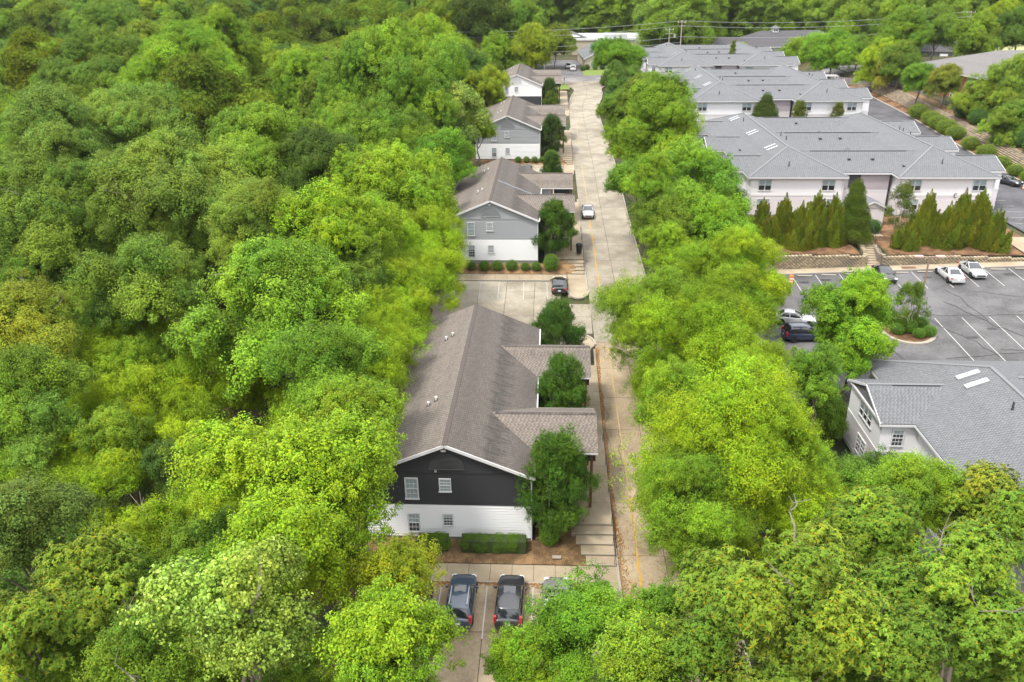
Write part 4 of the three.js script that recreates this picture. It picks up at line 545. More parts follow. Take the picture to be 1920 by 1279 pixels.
// ---------------------------------------------------------------- cars
function car(name, label, category, { x, z, turn, y, L = 4.7, W = 1.82, Ht = 1.45, kind = 'sedan', paint, group, rack, plate = 1, roofGlass }) {
  const t = thing(name, label, category, [x, y ?? gy(x, z) + 0.03, z], turn, group), suv = kind === 'suv', hw = W / 2;
  const pm = new THREE.MeshPhysicalMaterial({ color: new THREE.Color(...paint), roughness: 0.32, metalness: 0.15, clearcoat: 1, clearcoatRoughness: 0.05 });
  // body: cross-sections along z, front at +z: [z, half width, sill y, belt y, top y]
  const bl = suv ? 0.98 : 0.9, h = L / 2, S = suv
    ? [[-h, hw * 0.8, 0.42, 0.8, 0.86], [-h + 0.08, hw * 0.92, 0.34, 0.92, 1.0], [-h + 0.5, hw * 0.99, 0.26, 0.98, 1.04], [-h + 1.6, hw, 0.24, 0.97, 1.02], [0.2, hw, 0.24, 0.95, 1.0], [h - 1.45, hw, 0.24, 0.94, 1.02], [h - 0.8, hw * 0.98, 0.25, 0.88, 0.98], [h - 0.3, hw * 0.92, 0.3, 0.76, 0.88], [h - 0.06, hw * 0.78, 0.36, 0.62, 0.72], [h, hw * 0.66, 0.42, 0.56, 0.62]]
    : [[-h, hw * 0.76, 0.42, 0.72, 0.8], [-h + 0.1, hw * 0.88, 0.34, 0.84, 0.95], [-h + 0.55, hw * 0.97, 0.26, 0.88, 0.98], [-h + 1.3, hw, 0.22, 0.88, 0.96], [0, hw, 0.21, 0.86, 0.92], [h - 1.5, hw, 0.22, 0.84, 0.93], [h - 0.85, hw * 0.97, 0.24, 0.78, 0.88], [h - 0.32, hw * 0.9, 0.28, 0.66, 0.76], [h - 0.07, hw * 0.76, 0.34, 0.54, 0.62], [h, hw * 0.62, 0.4, 0.5, 0.54]];
  const ring = ([z, w, s, b, tp]) => [[-w * 0.9, s], [-w, s + 0.14], [-w * 1.0, (s + b) / 2 + 0.08], [-w * 0.965, b], [-w * 0.86, tp - 0.02], [-w * 0.45, tp + 0.015], [0, tp + 0.025], [w * 0.45, tp + 0.015], [w * 0.86, tp - 0.02], [w * 0.965, b], [w, (s + b) / 2 + 0.08], [w, s + 0.14], [w * 0.9, s]].map(([x, y]) => [x, y, z]);
  const loft = (secs, closed, smooth = true) => { const n = secs[0].length, pos = [], idx = []; secs.forEach((r) => r.forEach((p) => pos.push(...p))); for (let i = 0; i < secs.length - 1; i++) for (let j = 0; j < n - (closed ? 0 : 1); j++) { const a = i * n + j, b = i * n + (j + 1) % n; idx.push(a, b, a + n, b, b + n, a + n); } for (const e of [0, secs.length - 1]) for (let j = 1; j < n - 1; j++) e ? idx.push(e * n, e * n + j, e * n + j + 1) : idx.push(e * n, e * n + j + 1, e * n + j); const g = new THREE.BufferGeometry(); g.setAttribute('position', new THREE.Float32BufferAttribute(pos, 3)); g.setIndex(idx); g.computeVertexNormals(); return g; };
  const sub = (A, k) => { const o = []; for (let i = 0; i < A.length - 1; i++) for (let q = 0; q < k; q++) o.push(A[i].map((v, m) => lerp(v, A[i + 1][m], q / k))); o.push(A[A.length - 1]); return o; };
  put('body', loft(sub(S, 2).map(ring), true), pm, t);
  // cabin: windscreen foot, roof front, roof rear, rear window foot
  const zf = suv ? h - 1.35 : h - 1.5, zr = suv ? -h + 0.12 : kind === 'hatch' ? -h + 0.3 : -h + 0.85, rf = zf - (suv ? 0.75 : 0.95), rr = zr + (suv ? 0.38 : kind === 'hatch' ? 0.85 : 0.85), wb = hw * 0.9, wt = hw * (suv ? 0.74 : 0.66);
  const C = [[zf, wb * 0.93, bl - 0.03, bl + 0.0], [rf + 0.06, wt * 1.05, bl - 0.03, Ht - 0.07], [rf - 0.5, wt * 1.03, bl - 0.03, Ht - 0.025], [rr + 0.2, wt, bl - 0.03, Ht - 0.05], [rr, wt * 0.98, bl - 0.03, Ht - 0.1], [zr, wb * 0.9, bl - 0.03, bl + 0.0]];
  put('cabin', loft(C.map(([z, w, b, tp]) => [[-wb, b, z], [-lerp(wb, w, 0.5) - 0.005, (b + tp) / 2, z], [-w, tp, z], [0, tp + 0.03, z], [w, tp, z], [lerp(wb, w, 0.5) + 0.005, (b + tp) / 2, z], [wb, b, z]]), true), M.carGlass, t);
  const roofSecs = [[rf + 0.02, wt * 1.06, Ht - 0.065], [rf - 0.5, wt * 1.05, Ht - 0.012], [(rf + rr) / 2, wt * 1.04, Ht], [rr + 0.2, wt * 1.02, Ht - 0.035], [rr - 0.02, wt * 1.0, Ht - 0.09]];
  const roof = put('roof', loft(roofSecs.map(([z, w, y]) => [[-w, y - 0.07, z], [-w * 0.97, y, z], [-w * 0.5, y + 0.03, z], [0, y + 0.042, z], [w * 0.5, y + 0.03, z], [w * 0.97, y, z], [w, y - 0.07, z]]), true), pm, t);
  if (roofGlass) put('sunroof', new THREE.BoxGeometry(wt * 1.15, 0.02, 0.6).rotateX(-0.06).translate(0, Ht + 0.035, rf - 0.45), M.carGlass, roof);
  for (const s of [-1, 1]) { for (const q of [beam([s * wt * 1.04, Ht - 0.08, rf + 0.03], [s * wb * 0.97, bl, zf - 0.05], 0.07, 0.06), beam([s * wt * 1.0, Ht - 0.1, rr], [s * wb * 0.95, bl, zr + 0.08], suv ? 0.16 : 0.22, 0.08), beam([s * (wt * 1.03), Ht - 0.06, (rf + rr) / 2], [s * wb * 1.0, bl, (rf + rr) / 2 + 0.05], 0.09, 0.07)]) put('pillar', q, pm, t);
    put('mirror', new THREE.SphereGeometry(0.11, 10, 8).scale(1.1, 0.8, 0.7).translate(s * (hw + 0.1), bl + 0.06, zf - 0.35), pm, t);
    put('headlight', new THREE.SphereGeometry(0.2, 12, 8).scale(1.1, 0.5, 1.0).translate(s * hw * 0.68, suv ? 0.74 : 0.66, h - 0.27), M.lamp, t);
    put('tail_light', suv ? box(0.16, 0.5, 0.2, s * hw * 0.88, 0.98, -h + 0.14) : new THREE.SphereGeometry(0.2, 12, 8).scale(1.2, 0.55, 0.7).translate(s * hw * 0.72, 0.76, -h + 0.13), M.red, t);
    if (rack) put('roof_rail', beam([s * wt * 0.85, Ht + 0.08, rf - 0.3], [s * wt * 0.85, Ht + 0.06, rr + 0.2], 0.05, 0.05), M.rim, t);
    for (const wz of [h - 0.88, -h + 0.9]) { const wheel = new THREE.Group(); wheel.name = 'wheel'; wheel.position.set(s * (hw - 0.1), 0.32, wz); t.add(wheel); put('tyre', new THREE.TorusGeometry(0.235, 0.095, 8, 20).rotateY(Math.PI / 2).scale(1.1, 1, 1), M.rubber, wheel); put('rim', [new THREE.CylinderGeometry(0.2, 0.2, 0.15, 16).rotateZ(Math.PI / 2), ...[0, 1, 2, 3, 4].map((k) => box(0.17, 0.34, 0.05).rotateX(k * Math.PI / 5))], M.rim, wheel); put('wheel_arch', new THREE.CylinderGeometry(0.37, 0.37, 0.1, 20).rotateZ(Math.PI / 2).translate(s * 0.065, 0.03, 0), M.rubber, wheel); } }
  put('grille', box(hw * 1.05, 0.16, 0.06, 0, 0.52, h - 0.02), M.black, t); put('bumper', [box(hw * 1.5, 0.2, 0.14, 0, 0.4, h - 0.1), box(hw * 1.6, 0.22, 0.14, 0, 0.42, -h + 0.06)], pm, t);
  if (plate) put('licence_plate', box(0.32, 0.15, 0.02, 0, suv ? 0.72 : 0.6, -h - 0.012), M.plate, t);
  return t;
}
const white = [0.55, 0.55, 0.56], black = [0.012, 0.012, 0.014], silver = [0.5, 0.51, 0.52];
car('parked_car', 'dark blue estate car with a pale silver roof, leftmost clear car below the charcoal house', 'car', { x: -5.65, z: -42.15, turn: Math.PI, kind: 'suv', L: 4.75, W: 1.8, Ht: 1.62, paint: [0.035, 0.055, 0.085], rack: 1, roofGlass: 1, group: undefined });
car('parked_car', 'black car half under the green maple, between the blue estate and the silver car', 'car', { x: -2.45, z: -42.2, turn: Math.PI - 0.02, kind: 'suv', L: 4.7, W: 1.82, Ht: 1.6, paint: [0.02, 0.022, 0.026], roofGlass: 1 });
car('parked_car', 'silver car with only its bonnet showing past the green maple', 'car', { x: 0.55, z: -42.15, turn: Math.PI, kind: 'sedan', paint: [0.2, 0.195, 0.19] });
car('parked_car', 'dark car mostly hidden under the yellowing tree by the near court', 'car', { x: -8.6, z: -41.6, turn: Math.PI, kind: 'sedan', paint: [0.05, 0.06, 0.07] });
car('parked_car', 'black sedan with red tail lamps parked in front of the grey house', 'car', { x: 1.02, z: -94.5, turn: Math.PI, kind: 'sedan', paint: black, W: 1.84, Ht: 1.43 });
car('driving_car', 'silver-white car driving toward the viewer on the concrete road', 'car', { x: 5.45, z: -122.2, turn: 0, kind: 'hatch', paint: [0.4, 0.4, 0.39], L: 4.5, W: 1.78, roofGlass: 0 });
car('parked_car', 'dark car parked beyond the grey house roof, only its rear showing', 'car', { x: -4.4, z: -145.5, turn: Math.PI, kind: 'suv', paint: [0.03, 0.035, 0.04] });
car('parked_car', 'white car under the small dark tree by the second grey house', 'car', { x: 0.3, z: -146, turn: Math.PI, kind: 'sedan', paint: white });
car('parked_car', 'white sedan seen from behind in the asphalt lot, beside a silver one', 'car', { x: 49.0, z: -98.5, turn: Math.PI, kind: 'sedan', paint: white, L: 5.0, W: 1.88, Ht: 1.5 });
car('parked_car', 'silver-white sedan facing the viewer in the asphalt lot with an open dark sunroof', 'car', { x: 52.2, z: -99.6, turn: 0, kind: 'sedan', paint: [0.4, 0.41, 0.4], L: 4.6, roofGlass: 1 });
car('parked_car', 'black sedan facing the viewer behind the pale green lot tree', 'car', { x: 41.4, z: -99.2, turn: 0, kind: 'sedan', paint: black, L: 4.8 });
car('parked_car', 'white car half hidden by the yellow-green birches at the lot edge', 'car', { x: 27.3, z: -86.8, turn: -0.2 + Math.PI / 2, kind: 'hatch', paint: white });
car('parked_car', 'navy blue four-wheel-drive with roof rails beside the half-hidden white car', 'car', { x: 27.3, z: -82.6, turn: Math.PI / 2 + 0.05, kind: 'suv', paint: [0.016, 0.024, 0.055], rack: 1, Ht: 1.75 });
car('parked_car', 'black car at the far end of the drive near the orange barrel', 'car', { x: 76.3, z: -141, turn: 0.5, kind: 'sedan', paint: [0.02, 0.025, 0.03] });
car('parked_car', 'dark car at the right picture edge of the lot', 'car', { x: 56.6, z: -84, turn: Math.PI, kind: 'sedan', paint: [0.02, 0.02, 0.022] });
car('parked_car', 'white sport utility vehicle nearest the street in the far driveway', 'car', { x: 6.4, z: -280, turn: Math.PI, kind: 'suv', paint: white, L: 5, W: 2, Ht: 1.85 });
car('parked_car', 'white car ahead of the larger white vehicle in the far driveway', 'car', { x: 5.1, z: -287.5, turn: Math.PI, kind: 'suv', paint: white, L: 4.8, W: 1.95, Ht: 1.7 });

// ---------------------------------------------------------------- foliage
const leafMat = new THREE.MeshPhysicalMaterial({ color: 0xffffff, vertexColors: true, roughness: 0.92, specularIntensity: 0.3, transmission: 0.26, thickness: 0, side: THREE.DoubleSide });
const needleMat = new THREE.MeshPhysicalMaterial({ color: 0xffffff, vertexColors: true, roughness: 0.95, specularIntensity: 0.25, transmission: 0.2, thickness: 0, side: THREE.DoubleSide });
// one spray of foliage, about 1 m in radius, made of single folded leaves
function spray(seed, { n = 900, len = 0.17, wid = 0.09, flat = 0.75, low = -0.3, droop = 0.2, up = 0.6, rough = 0.35, inner = 0.25, tuft = 0, tip = [1, 1, 1], tipShare = 0, plume = 0, spire = 0, hue = 0.16, clump = 0, cr = 0.2 }) {
  const r = mulberry(seed), nz = makeNoise(seed + 50), pos = [], nor = [], col = [], idx = [], V = (x, y, z) => new THREE.Vector3(x, y, z), rv = () => { let v; do v = V(r() * 2 - 1, r() * 2 - 1, r() * 2 - 1); while (v.lengthSq() > 1 || v.lengthSq() < 0.01); return v.normalize(); };
  const leaf = (p, d, nn, l, w, c) => {
    const s = V().crossVectors(d, nn).normalize(), b = pos.length / 3, m = p.clone().addScaledVector(d, l * 0.45), tipP = p.clone().addScaledVector(d, l).addScaledVector(nn, -l * 0.12);
    for (const q of [p, m.clone().addScaledVector(s, w / 2).addScaledVector(nn, w * 0.16), tipP, m.clone().addScaledVector(s, -w / 2).addScaledVector(nn, w * 0.16)]) { pos.push(q.x, q.y, q.z); nor.push(nn.x, nn.y, nn.z); col.push(...c); }
    idx.push(b, b + 1, b + 2, b, b + 2, b + 3);
  };
  const tint = () => { const v = 0.78 + r() * 0.44, h = (r() - 0.5) * hue; return [v * (1 + h), v, v * (1 - h)]; };
  const place = () => { // a point of the spray and its outward direction
    let d; do d = rv(); while (d.y < low);
    if (plume) { const t = r(), a = r() * 6.283, rad = (0.15 + 0.85 * Math.sin(Math.min(1, t * 1.15) * 2.2)) * (0.35 + 0.65 * Math.sqrt(r())) * 0.62, o = V(Math.cos(a), 0.25 - t * 0.2, Math.sin(a)).normalize(); return [V(Math.cos(a) * rad + t * 0.35, -0.55 + 1.6 * Math.sqrt(t) * (1 - 0.25 * rad), Math.sin(a) * rad), o]; }
    if (spire) { const t = r() ** 1.3, a = r() * 6.283, rad = (1 - t) * 0.74 + 0.05; const o = V(Math.cos(a), 0.9, Math.sin(a)).normalize(); return [V(Math.cos(a) * rad * (0.6 + 0.4 * r()), -0.6 + 1.75 * t, Math.sin(a) * rad * (0.6 + 0.4 * r())), o]; }
    const bump = 1 + rough * (nz(d.x * 2.3 + 40, d.z * 2.3 + d.y * 1.9 + 60, 256, 2) - 0.5) * 2, R = (r() < inner ? 0.4 + 0.5 * r() : 0.86 + 0.18 * r()) * bump; return [V(d.x * R, d.y * R * flat, d.z * R), d];
  };
  if (tuft) for (let i = 0; i < n / tuft; i++) {
    const [p, o] = place(), ax = V(o.x, o.y + 0.5, o.z).normalize();
    for (let k = 0; k < tuft; k++) { const q = rv(), side = q.sub(ax.clone().multiplyScalar(q.dot(ax))).normalize(), d = side.clone().addScaledVector(ax, 0.75 - droop * 2 + (r() - 0.5) * 0.5).normalize(), nn = V().crossVectors(V().crossVectors(d, ax), d).normalize(); leaf(p.clone().addScaledVector(d, 0.01), d, nn.y < 0 && !plume ? nn.negate() : nn, len * (0.7 + r() * 0.6), wid * (0.7 + r() * 0.6), tint()); }
    if (r() < tipShare) for (let k = 0; k < 4; k++) { const d = rv(); d.y = Math.abs(d.y); leaf(p.clone().addScaledVector(ax, 0.02), d.normalize(), ax, len * 0.4, wid * 0.5, tip); }
  } else if (clump) for (let i = 0; i < n / clump; i++) { // twigs, each with a small head of leaves and gaps between
    const [c, o] = place(), ct = tint().map((x) => 0.55 + 0.45 * x), size = cr * (0.6 + 0.8 * r());
    for (let k = 0; k < clump; k++) {
      const e = rv(), p = c.clone().addScaledVector(e, size * Math.cbrt(r())), q = rv(), nn = V(o.x * 0.35 + e.x * 0.5 + q.x * 0.5, o.y * 0.35 + up + e.y * 0.4 + q.y * 0.5, o.z * 0.35 + e.z * 0.5 + q.z * 0.5).normalize(), t = rv().addScaledVector(o, 0.5).addScaledVector(e, 0.6); t.y -= droop; const d = t.sub(nn.clone().multiplyScalar(t.dot(nn))).normalize(), lt = tint();
      leaf(p, d, nn, len * (0.65 + r() * 0.7), wid * (0.65 + r() * 0.7), (r() < tipShare ? tip : lt).map((x, m) => x * ct[m]));
    }
  } else for (let i = 0; i < n; i++) {
    const [p, o] = place(), q = rv(), nn = V(o.x * 0.5 + q.x * 0.6, o.y * 0.5 + up + q.y * 0.6, o.z * 0.5 + q.z * 0.6).normalize(), t = rv().addScaledVector(o, 0.8); t.y -= droop; const d = t.sub(nn.clone().multiplyScalar(t.dot(nn))).normalize();
    leaf(p, d, nn, len * (0.65 + r() * 0.7), wid * (0.65 + r() * 0.7), r() < tipShare ? tip.map((x) => x * (0.8 + 0.4 * r())) : tint());
  }
  const g = new THREE.BufferGeometry(); g.setAttribute('position', new THREE.Float32BufferAttribute(pos, 3)); g.setAttribute('normal', new THREE.Float32BufferAttribute(nor, 3)); g.setAttribute('color', new THREE.Float32BufferAttribute(col, 3)); g.setIndex(idx); return g;
}
const many = (seed, o, k = 3) => Array.from({ length: k }, (_, i) => spray(seed + i * 7, o));
// kind: sprays, crown proportions, spray size, leaf tone, bark
const KIND = {
  oak: { g: many(100, { n: 2700, len: 0.105, wid: 0.064, flat: 0.85, rough: 1.1, up: 0.45, clump: 64, cr: 0.3 }, 4), ry: 1.0, lobe: 1.25, tone: [0.058, 0.1, 0.016] },
  maple: { g: many(200, { n: 2700, len: 0.108, wid: 0.07, flat: 0.95, rough: 1.2, up: 0.5, clump: 56, cr: 0.28, tip: [1.6, 1.25, 0.8], tipShare: 0.05 }), ry: 1.05, lobe: 1.1, tone: [0.115, 0.17, 0.012] },
  birch: { g: many(300, { n: 3000, len: 0.085, wid: 0.045, flat: 0.95, rough: 1.1, up: 0.3, droop: 0.7, clump: 44, cr: 0.25, tip: [1.7, 1.3, 0.7], tipShare: 0.06, inner: 0.4 }), ry: 1.0, lobe: 1.0, tone: [0.112, 0.18, 0.009] },
  bamboo: { g: many(400, { n: 2600, len: 0.17, wid: 0.032, flat: 0.8, low: -0.5, rough: 1.3, droop: 0.8, up: 0.55, clump: 30, cr: 0.27, inner: 0.4 }), ry: 1.1, lobe: 1.05, tone: [0.135, 0.205, 0.01], fine: 1 },
  pine: { g: many(500, { n: 1700, len: 0.24, wid: 0.022, tuft: 24, flat: 0.75, low: -0.3, rough: 0.9, droop: 0 }), ry: 1.25, lobe: 1.15, tone: [0.1, 0.145, 0.02], mat: needleMat, bark: M.bark },
  redoak: { g: many(600, { n: 1200, len: 0.18, wid: 0.075, tuft: 8, flat: 0.9, droop: 0.5, rough: 0.9, tip: [2.6, 1.2, 0.6], tipShare: 0.5 }), ry: 1.0, lobe: 1.05, tone: [0.085, 0.132, 0.017] },
  poplar: { g: many(700, { n: 1300, len: 0.13, wid: 0.11, flat: 0.95, rough: 1, up: 0.35, clump: 14, cr: 0.22, tip: [1.75, 1.6, 2.8], tipShare: 0.2 }), ry: 1.05, lobe: 1.05, tone: [0.105, 0.16, 0.03] },
  myrtle: { g: many(800, { n: 1000, len: 0.17, wid: 0.075, flat: 1.3, low: -0.3, rough: 1, up: 0.2, droop: -0.5, inner: 0.4, clump: 16, cr: 0.25 }), ry: 1.05, lobe: 0.62, tone: [0.03, 0.066, 0.012], bark: M.paleBark },
  juniper: { g: many(900, { n: 1900, len: 0.13, wid: 0.03, spire: 1, up: 0.1 }), ry: 2, lobe: 0.8, tone: [0.088, 0.112, 0.012], mat: needleMat },
  cedar: { g: many(950, { n: 1500, len: 0.15, wid: 0.03, flat: 0.7, up: 0.2, droop: -0.3 }), ry: 1.5, lobe: 0.9, tone: [0.04, 0.062, 0.018], mat: needleMat },
  shrub: { g: many(990, { n: 2600, len: 0.075, wid: 0.05, flat: 1, low: -0.9, rough: 0.12, inner: 0.1, up: 0.2 }), tone: [0.06, 0.12, 0.012] },
};
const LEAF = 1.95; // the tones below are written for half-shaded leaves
const dummy = new THREE.Object3D(), tint = new THREE.Color();
function trunkOf(h, r, tips, seed, lean = 0, stems = 1, mid0 = 0) { // a tapered trunk with limbs to some of the sprays
  const R = mulberry(seed), parts = [], curve = (a, b, r0, r1, n = 5, sag = 0.12) => { let prev = a, L = Math.hypot(b[0] - a[0], b[1] - a[1], b[2] - a[2]); for (let i = 1; i <= n; i++) { const t = i / n, p = [lerp(a[0], b[0], t) + (i < n ? (R() - 0.5) * L * 0.09 : 0), lerp(a[1], b[1], t) + Math.sin(t * 3.14) * L * sag * 0.5, lerp(a[2], b[2], t) + (i < n ? (R() - 0.5) * L * 0.09 : 0)]; parts.push(bar(prev, p, lerp(r0, r1, (i - 1) / n), 6, lerp(r0, r1, t))); prev = p; } };
  for (let s = 0; s < stems; s++) { const a = s / stems * 6.28 + R(), o = stems > 1 ? 0.25 : 0, sp = stems > 1 ? h * 0.16 : lean; curve([Math.cos(a) * o, -0.3, Math.sin(a) * o], [Math.cos(a) * sp, h * 0.8, Math.sin(a) * sp], r / Math.sqrt(stems), r * 0.25, 6, 0); }
  for (const [x, y, z] of tips) { const t = clamp(y / h - 0.28, 0.25, 0.72); curve([lean * t / 0.8, h * t, 0], [x, y, z], r * 0.34, 0.03, 4); }
  return mergeGeometries(parts.map(plain));
}
function foliage(k, list, tone, jitter, R, mat) { // list: [x, y, z, size, outward x, z]
  const g = k.g[Math.floor(R() * k.g.length)], m = new THREE.InstancedMesh(g, mat ?? k.mat ?? leafMat, list.length); m.name = 'crown'; m.userData.kind = 'stuff'; m.castShadow = m.receiveShadow = true;
  list.forEach(([x, y, z, s, ox = 0, oz = 0, sy = 1, bough = 1], i) => {
    dummy.position.set(x, y, z); dummy.rotation.set(0, 0, 0); const a = R() * 6.283; dummy.quaternion.setFromUnitVectors(new THREE.Vector3(0, 1, 0), new THREE.Vector3(ox * 0.55, 1, oz * 0.55).normalize()); dummy.rotateY(a); dummy.scale.set(s, s * sy, s); dummy.updateMatrix(); m.setMatrixAt(i, dummy.matrix);
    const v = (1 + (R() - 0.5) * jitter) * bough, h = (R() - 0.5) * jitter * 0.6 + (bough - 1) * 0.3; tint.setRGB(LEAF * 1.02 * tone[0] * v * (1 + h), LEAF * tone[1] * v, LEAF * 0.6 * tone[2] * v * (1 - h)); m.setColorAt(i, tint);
  });
  return m;
}
let treeSeed = 1;
// a tree with its crown centre cy above the ground and crown radii rx, ry
function tree(kind, x, z, h, rx, label, { tone, group, jitter = 0.4, scale = 1, ry, stems = 1, category = 'tree', name, limbs = 9, dense = 1, off = 0, bare = 0 } = {}) {
  const k = KIND[kind], seed = treeSeed++ * 131 + 17, R = mulberry(seed), nz = makeNoise((seed % 64) + 3), y0 = gy(x, z);
  const t = thing(name ?? { pine: 'pine_tree', bamboo: 'bamboo_clump', juniper: 'juniper', myrtle: 'crape_myrtle', birch: 'birch_tree', oak: 'oak_tree', redoak: 'oak_tree', poplar: 'poplar_tree', maple: 'maple_tree', cedar: 'cedar_tree' }[kind], label, category, [x, y0, z], 0, group);
  const RY = ry ?? rx * k.ry * (0.9 + 0.4 * R()), cy = h - RY * 1.02, conic = kind === 'juniper' || kind === 'cedar', L = conic ? rx * 0.52 : k.lobe * scale * clamp(Math.sqrt(rx / 4.2), 0.62, 1.3), list = [];
  if (kind === 'bamboo') { const n = Math.round(rx * rx * 4.2 * dense) + 4; for (let i = 0; i < n; i++) { const a = R() * 6.283, q = Math.sqrt(R()) * rx, s = L * (0.8 + R() * 0.6); list.push([Math.cos(a) * q, h * (0.5 + 0.44 * R()) - q * 0.25, Math.sin(a) * q, s, Math.cos(a) * q / rx * 1.1, Math.sin(a) * q / rx * 1.1, 1.05]); } }
  else if (conic) { const n = Math.round(h * rx * 6.5 * dense) + 8; for (let i = 0; i < n; i++) { const u = i / n, yy = 0.06 + 0.86 * u, rad = rx * (kind === 'juniper' ? Math.min(1, (1 - yy) * 1.35 + 0.02) : (1 - yy) * 1.15 + 0.06), a = i * 2.4 + R(), q = rad * (0.45 + 0.5 * R()); list.push([Math.cos(a) * q, h * yy, Math.sin(a) * q, L * (0.6 + R() * 0.6) * lerp(1.1, 0.55, u), Math.cos(a) * 0.55, Math.sin(a) * 0.55, kind === 'juniper' ? 1.25 : 1]); } list.push([0, h * 0.93, 0, L * 0.6, 0, 0, 1.6]); }
  else if (kind === 'myrtle') { const n = Math.round(150 * dense); for (let i = 0; i < n; i++) { const u = Math.sqrt(R()), yy = lerp(0.16, 0.95, R()), rad = rx * Math.min(1, (yy - 0.08) * 3.2) * Math.max(0, 1.06 - yy) ** 0.72 * 1.5, a = R() * 6.283, q = rad * u * 0.9; list.push([Math.cos(a) * q, h * yy, Math.sin(a) * q, L * (0.6 + R() * 0.6), Math.cos(a) * u * 0.8, Math.sin(a) * u * 0.8, 1.25, 0.85 + 0.3 * R()]); } }
  else { // the crown is a heap of boughs, each a dome of sprays
    const nC = Math.round(clamp(rx * 1.6 + 1, 5, 14)), flatC = kind === 'pine' ? 0.7 : 0.85;
    for (let c = 0; c < nC; c++) {
      const yy = c ? 0.72 - 1.4 * (c - 0.5) / (nC - 1) : 0.85, a = c * 2.39996 + R() * 1.2, q = c ? Math.sqrt(1 - yy * yy) : 0.1, w = 0.55 + 0.8 * R(), rc = rx * (0.24 + 0.22 * R()) * (c ? 1 : 1.15), C = [Math.cos(a) * q * (rx - rc * 0.8) * w, cy + yy * (RY - rc * 0.7) * (0.75 + 0.35 * R()), Math.sin(a) * q * (rx - rc * 0.8) * w], shadeV = 1 + (R() - 0.5) * 0.4;
      const nS = Math.round(clamp(8.2 * rc * rc / (L * L * 1.9), 4, 26) * dense);
      for (let s = 0; s < nS; s++) { const y2 = 1 - 1.3 * (s + 0.5) / nS, b = s * 2.39996 + c + R() * 0.8, p = Math.sqrt(1 - y2 * y2), f = Math.max(rc * 0.45, rc - 0.55 * L) * (0.72 + 0.6 * R()); list.push([C[0] + Math.cos(b) * p * f, C[1] + y2 * f * flatC, C[2] + Math.sin(b) * p * f, L * (0.55 + R() * 0.75), Math.cos(b) * p * 0.8 + C[0] / rx * 0.5, Math.sin(b) * p * 0.8 + C[2] / rx * 0.5, 1, shadeV]); }
    }
    for (let i = 0, n = 5 + rx * 1.4; i < n; i++) { const a = R() * 6.283, q = Math.sqrt(R()) * 0.6; list.push([Math.cos(a) * q * rx, cy + (R() - 0.5) * RY * 0.9, Math.sin(a) * q * rx, L * (0.8 + R() * 0.5), 0, 0]); }
    const n = list.length * 0.6, ax = rx * 0.85, ay = RY * 0.8;
    if (kind === 'birch') for (let i = 0; i < n * 0.7; i++) { const a = R() * 6.283, q = 0.75 + 0.2 * R(); list.push([Math.cos(a) * q * ax, cy - ay * (0.2 + 0.75 * R()), Math.sin(a) * q * ax, L * (0.55 + R() * 0.35), Math.cos(a) * 1.6, Math.sin(a) * 1.6, 1.5]); }
  }
  if (off) for (const q of list) q[0] += off;
  const tips = []; for (let i = 0; i < limbs; i++) { const q = list[Math.floor(R() * list.length)]; tips.push([q[0] * 0.92, q[1] - 0.2, q[2] * 0.92]); }
  put('trunk', trunkOf(cy + RY * 0.5, clamp(h * 0.016, 0.08, 0.4), kind === 'juniper' ? [] : tips, seed, off * 0.8 + 0.2, stems, off * 0.4), bare > 2 ? M.paleBark : k.bark ?? M.bark, t);
  for (let i = 0; i < bare; i++) { const a = R() * 6.28, q = rx * (0.35 + 0.4 * R()), tip = [off + Math.cos(a) * q, cy + RY * (0.3 + 0.4 * R()), Math.sin(a) * q], lp = [], m = [off * 0.6 + tip[0] * 0.25, cy - RY * 0.2, tip[2] * 0.25]; const twig = (p, s, r, n) => { if (n < 1) return; const e = [p[0] + s[0] + (R() - 0.5) * 0.5, p[1] + s[1] + (R() - 0.5) * 0.4, p[2] + s[2] + (R() - 0.5) * 0.5]; lp.push(bar(p, e, r, 5, r * 0.6)); for (const k of [0, 1]) twig(e, [s[0] * 0.6 + (R() - 0.5) * 0.9, s[1] * 0.6 + (R() - 0.3) * 0.7, s[2] * 0.6 + (R() - 0.5) * 0.9], r * 0.6, n - 1); }; lp.push(bar(m, tip, 0.1, 6, 0.055)); twig(tip, [(tip[0] - m[0]) * 0.22, 0.45, (tip[2] - m[2]) * 0.22], 0.05, 3); put('bare_limb', mergeGeometries(lp.map(plain)), M.deadWood, t); }
  const T = tone ?? k.tone; t.add(foliage(k, list, T, jitter, R)); return t;
}
function shrub(x, z, r, label, { tone, ry = 0.9, group, lift = 0, name = 'round_shrub' } = {}) { // a clipped round shrub
  const R = mulberry(treeSeed++ * 97), k = KIND.shrub, t = thing(name, label, 'shrub', [x, gy(x, z) + lift, z], 0, group);
  put('stem', bar([0, -0.2, 0], [0, r, 0], 0.06), M.bark, t);
  const core = put('core', new THREE.IcosahedronGeometry(r * 0.8, 2).scale(1, ry, 1).translate(0, r * ry * 0.95, 0), std([0.03, 0.05, 0.01], 1), t);
  t.add(foliage(k, [[0, r * ry * 0.95, 0, r, 0, 0, ry], [0, r * ry * 0.95, 0, r * 0.95, 0, 0, ry]], tone ?? k.tone, 0.1, R)); return t;
}
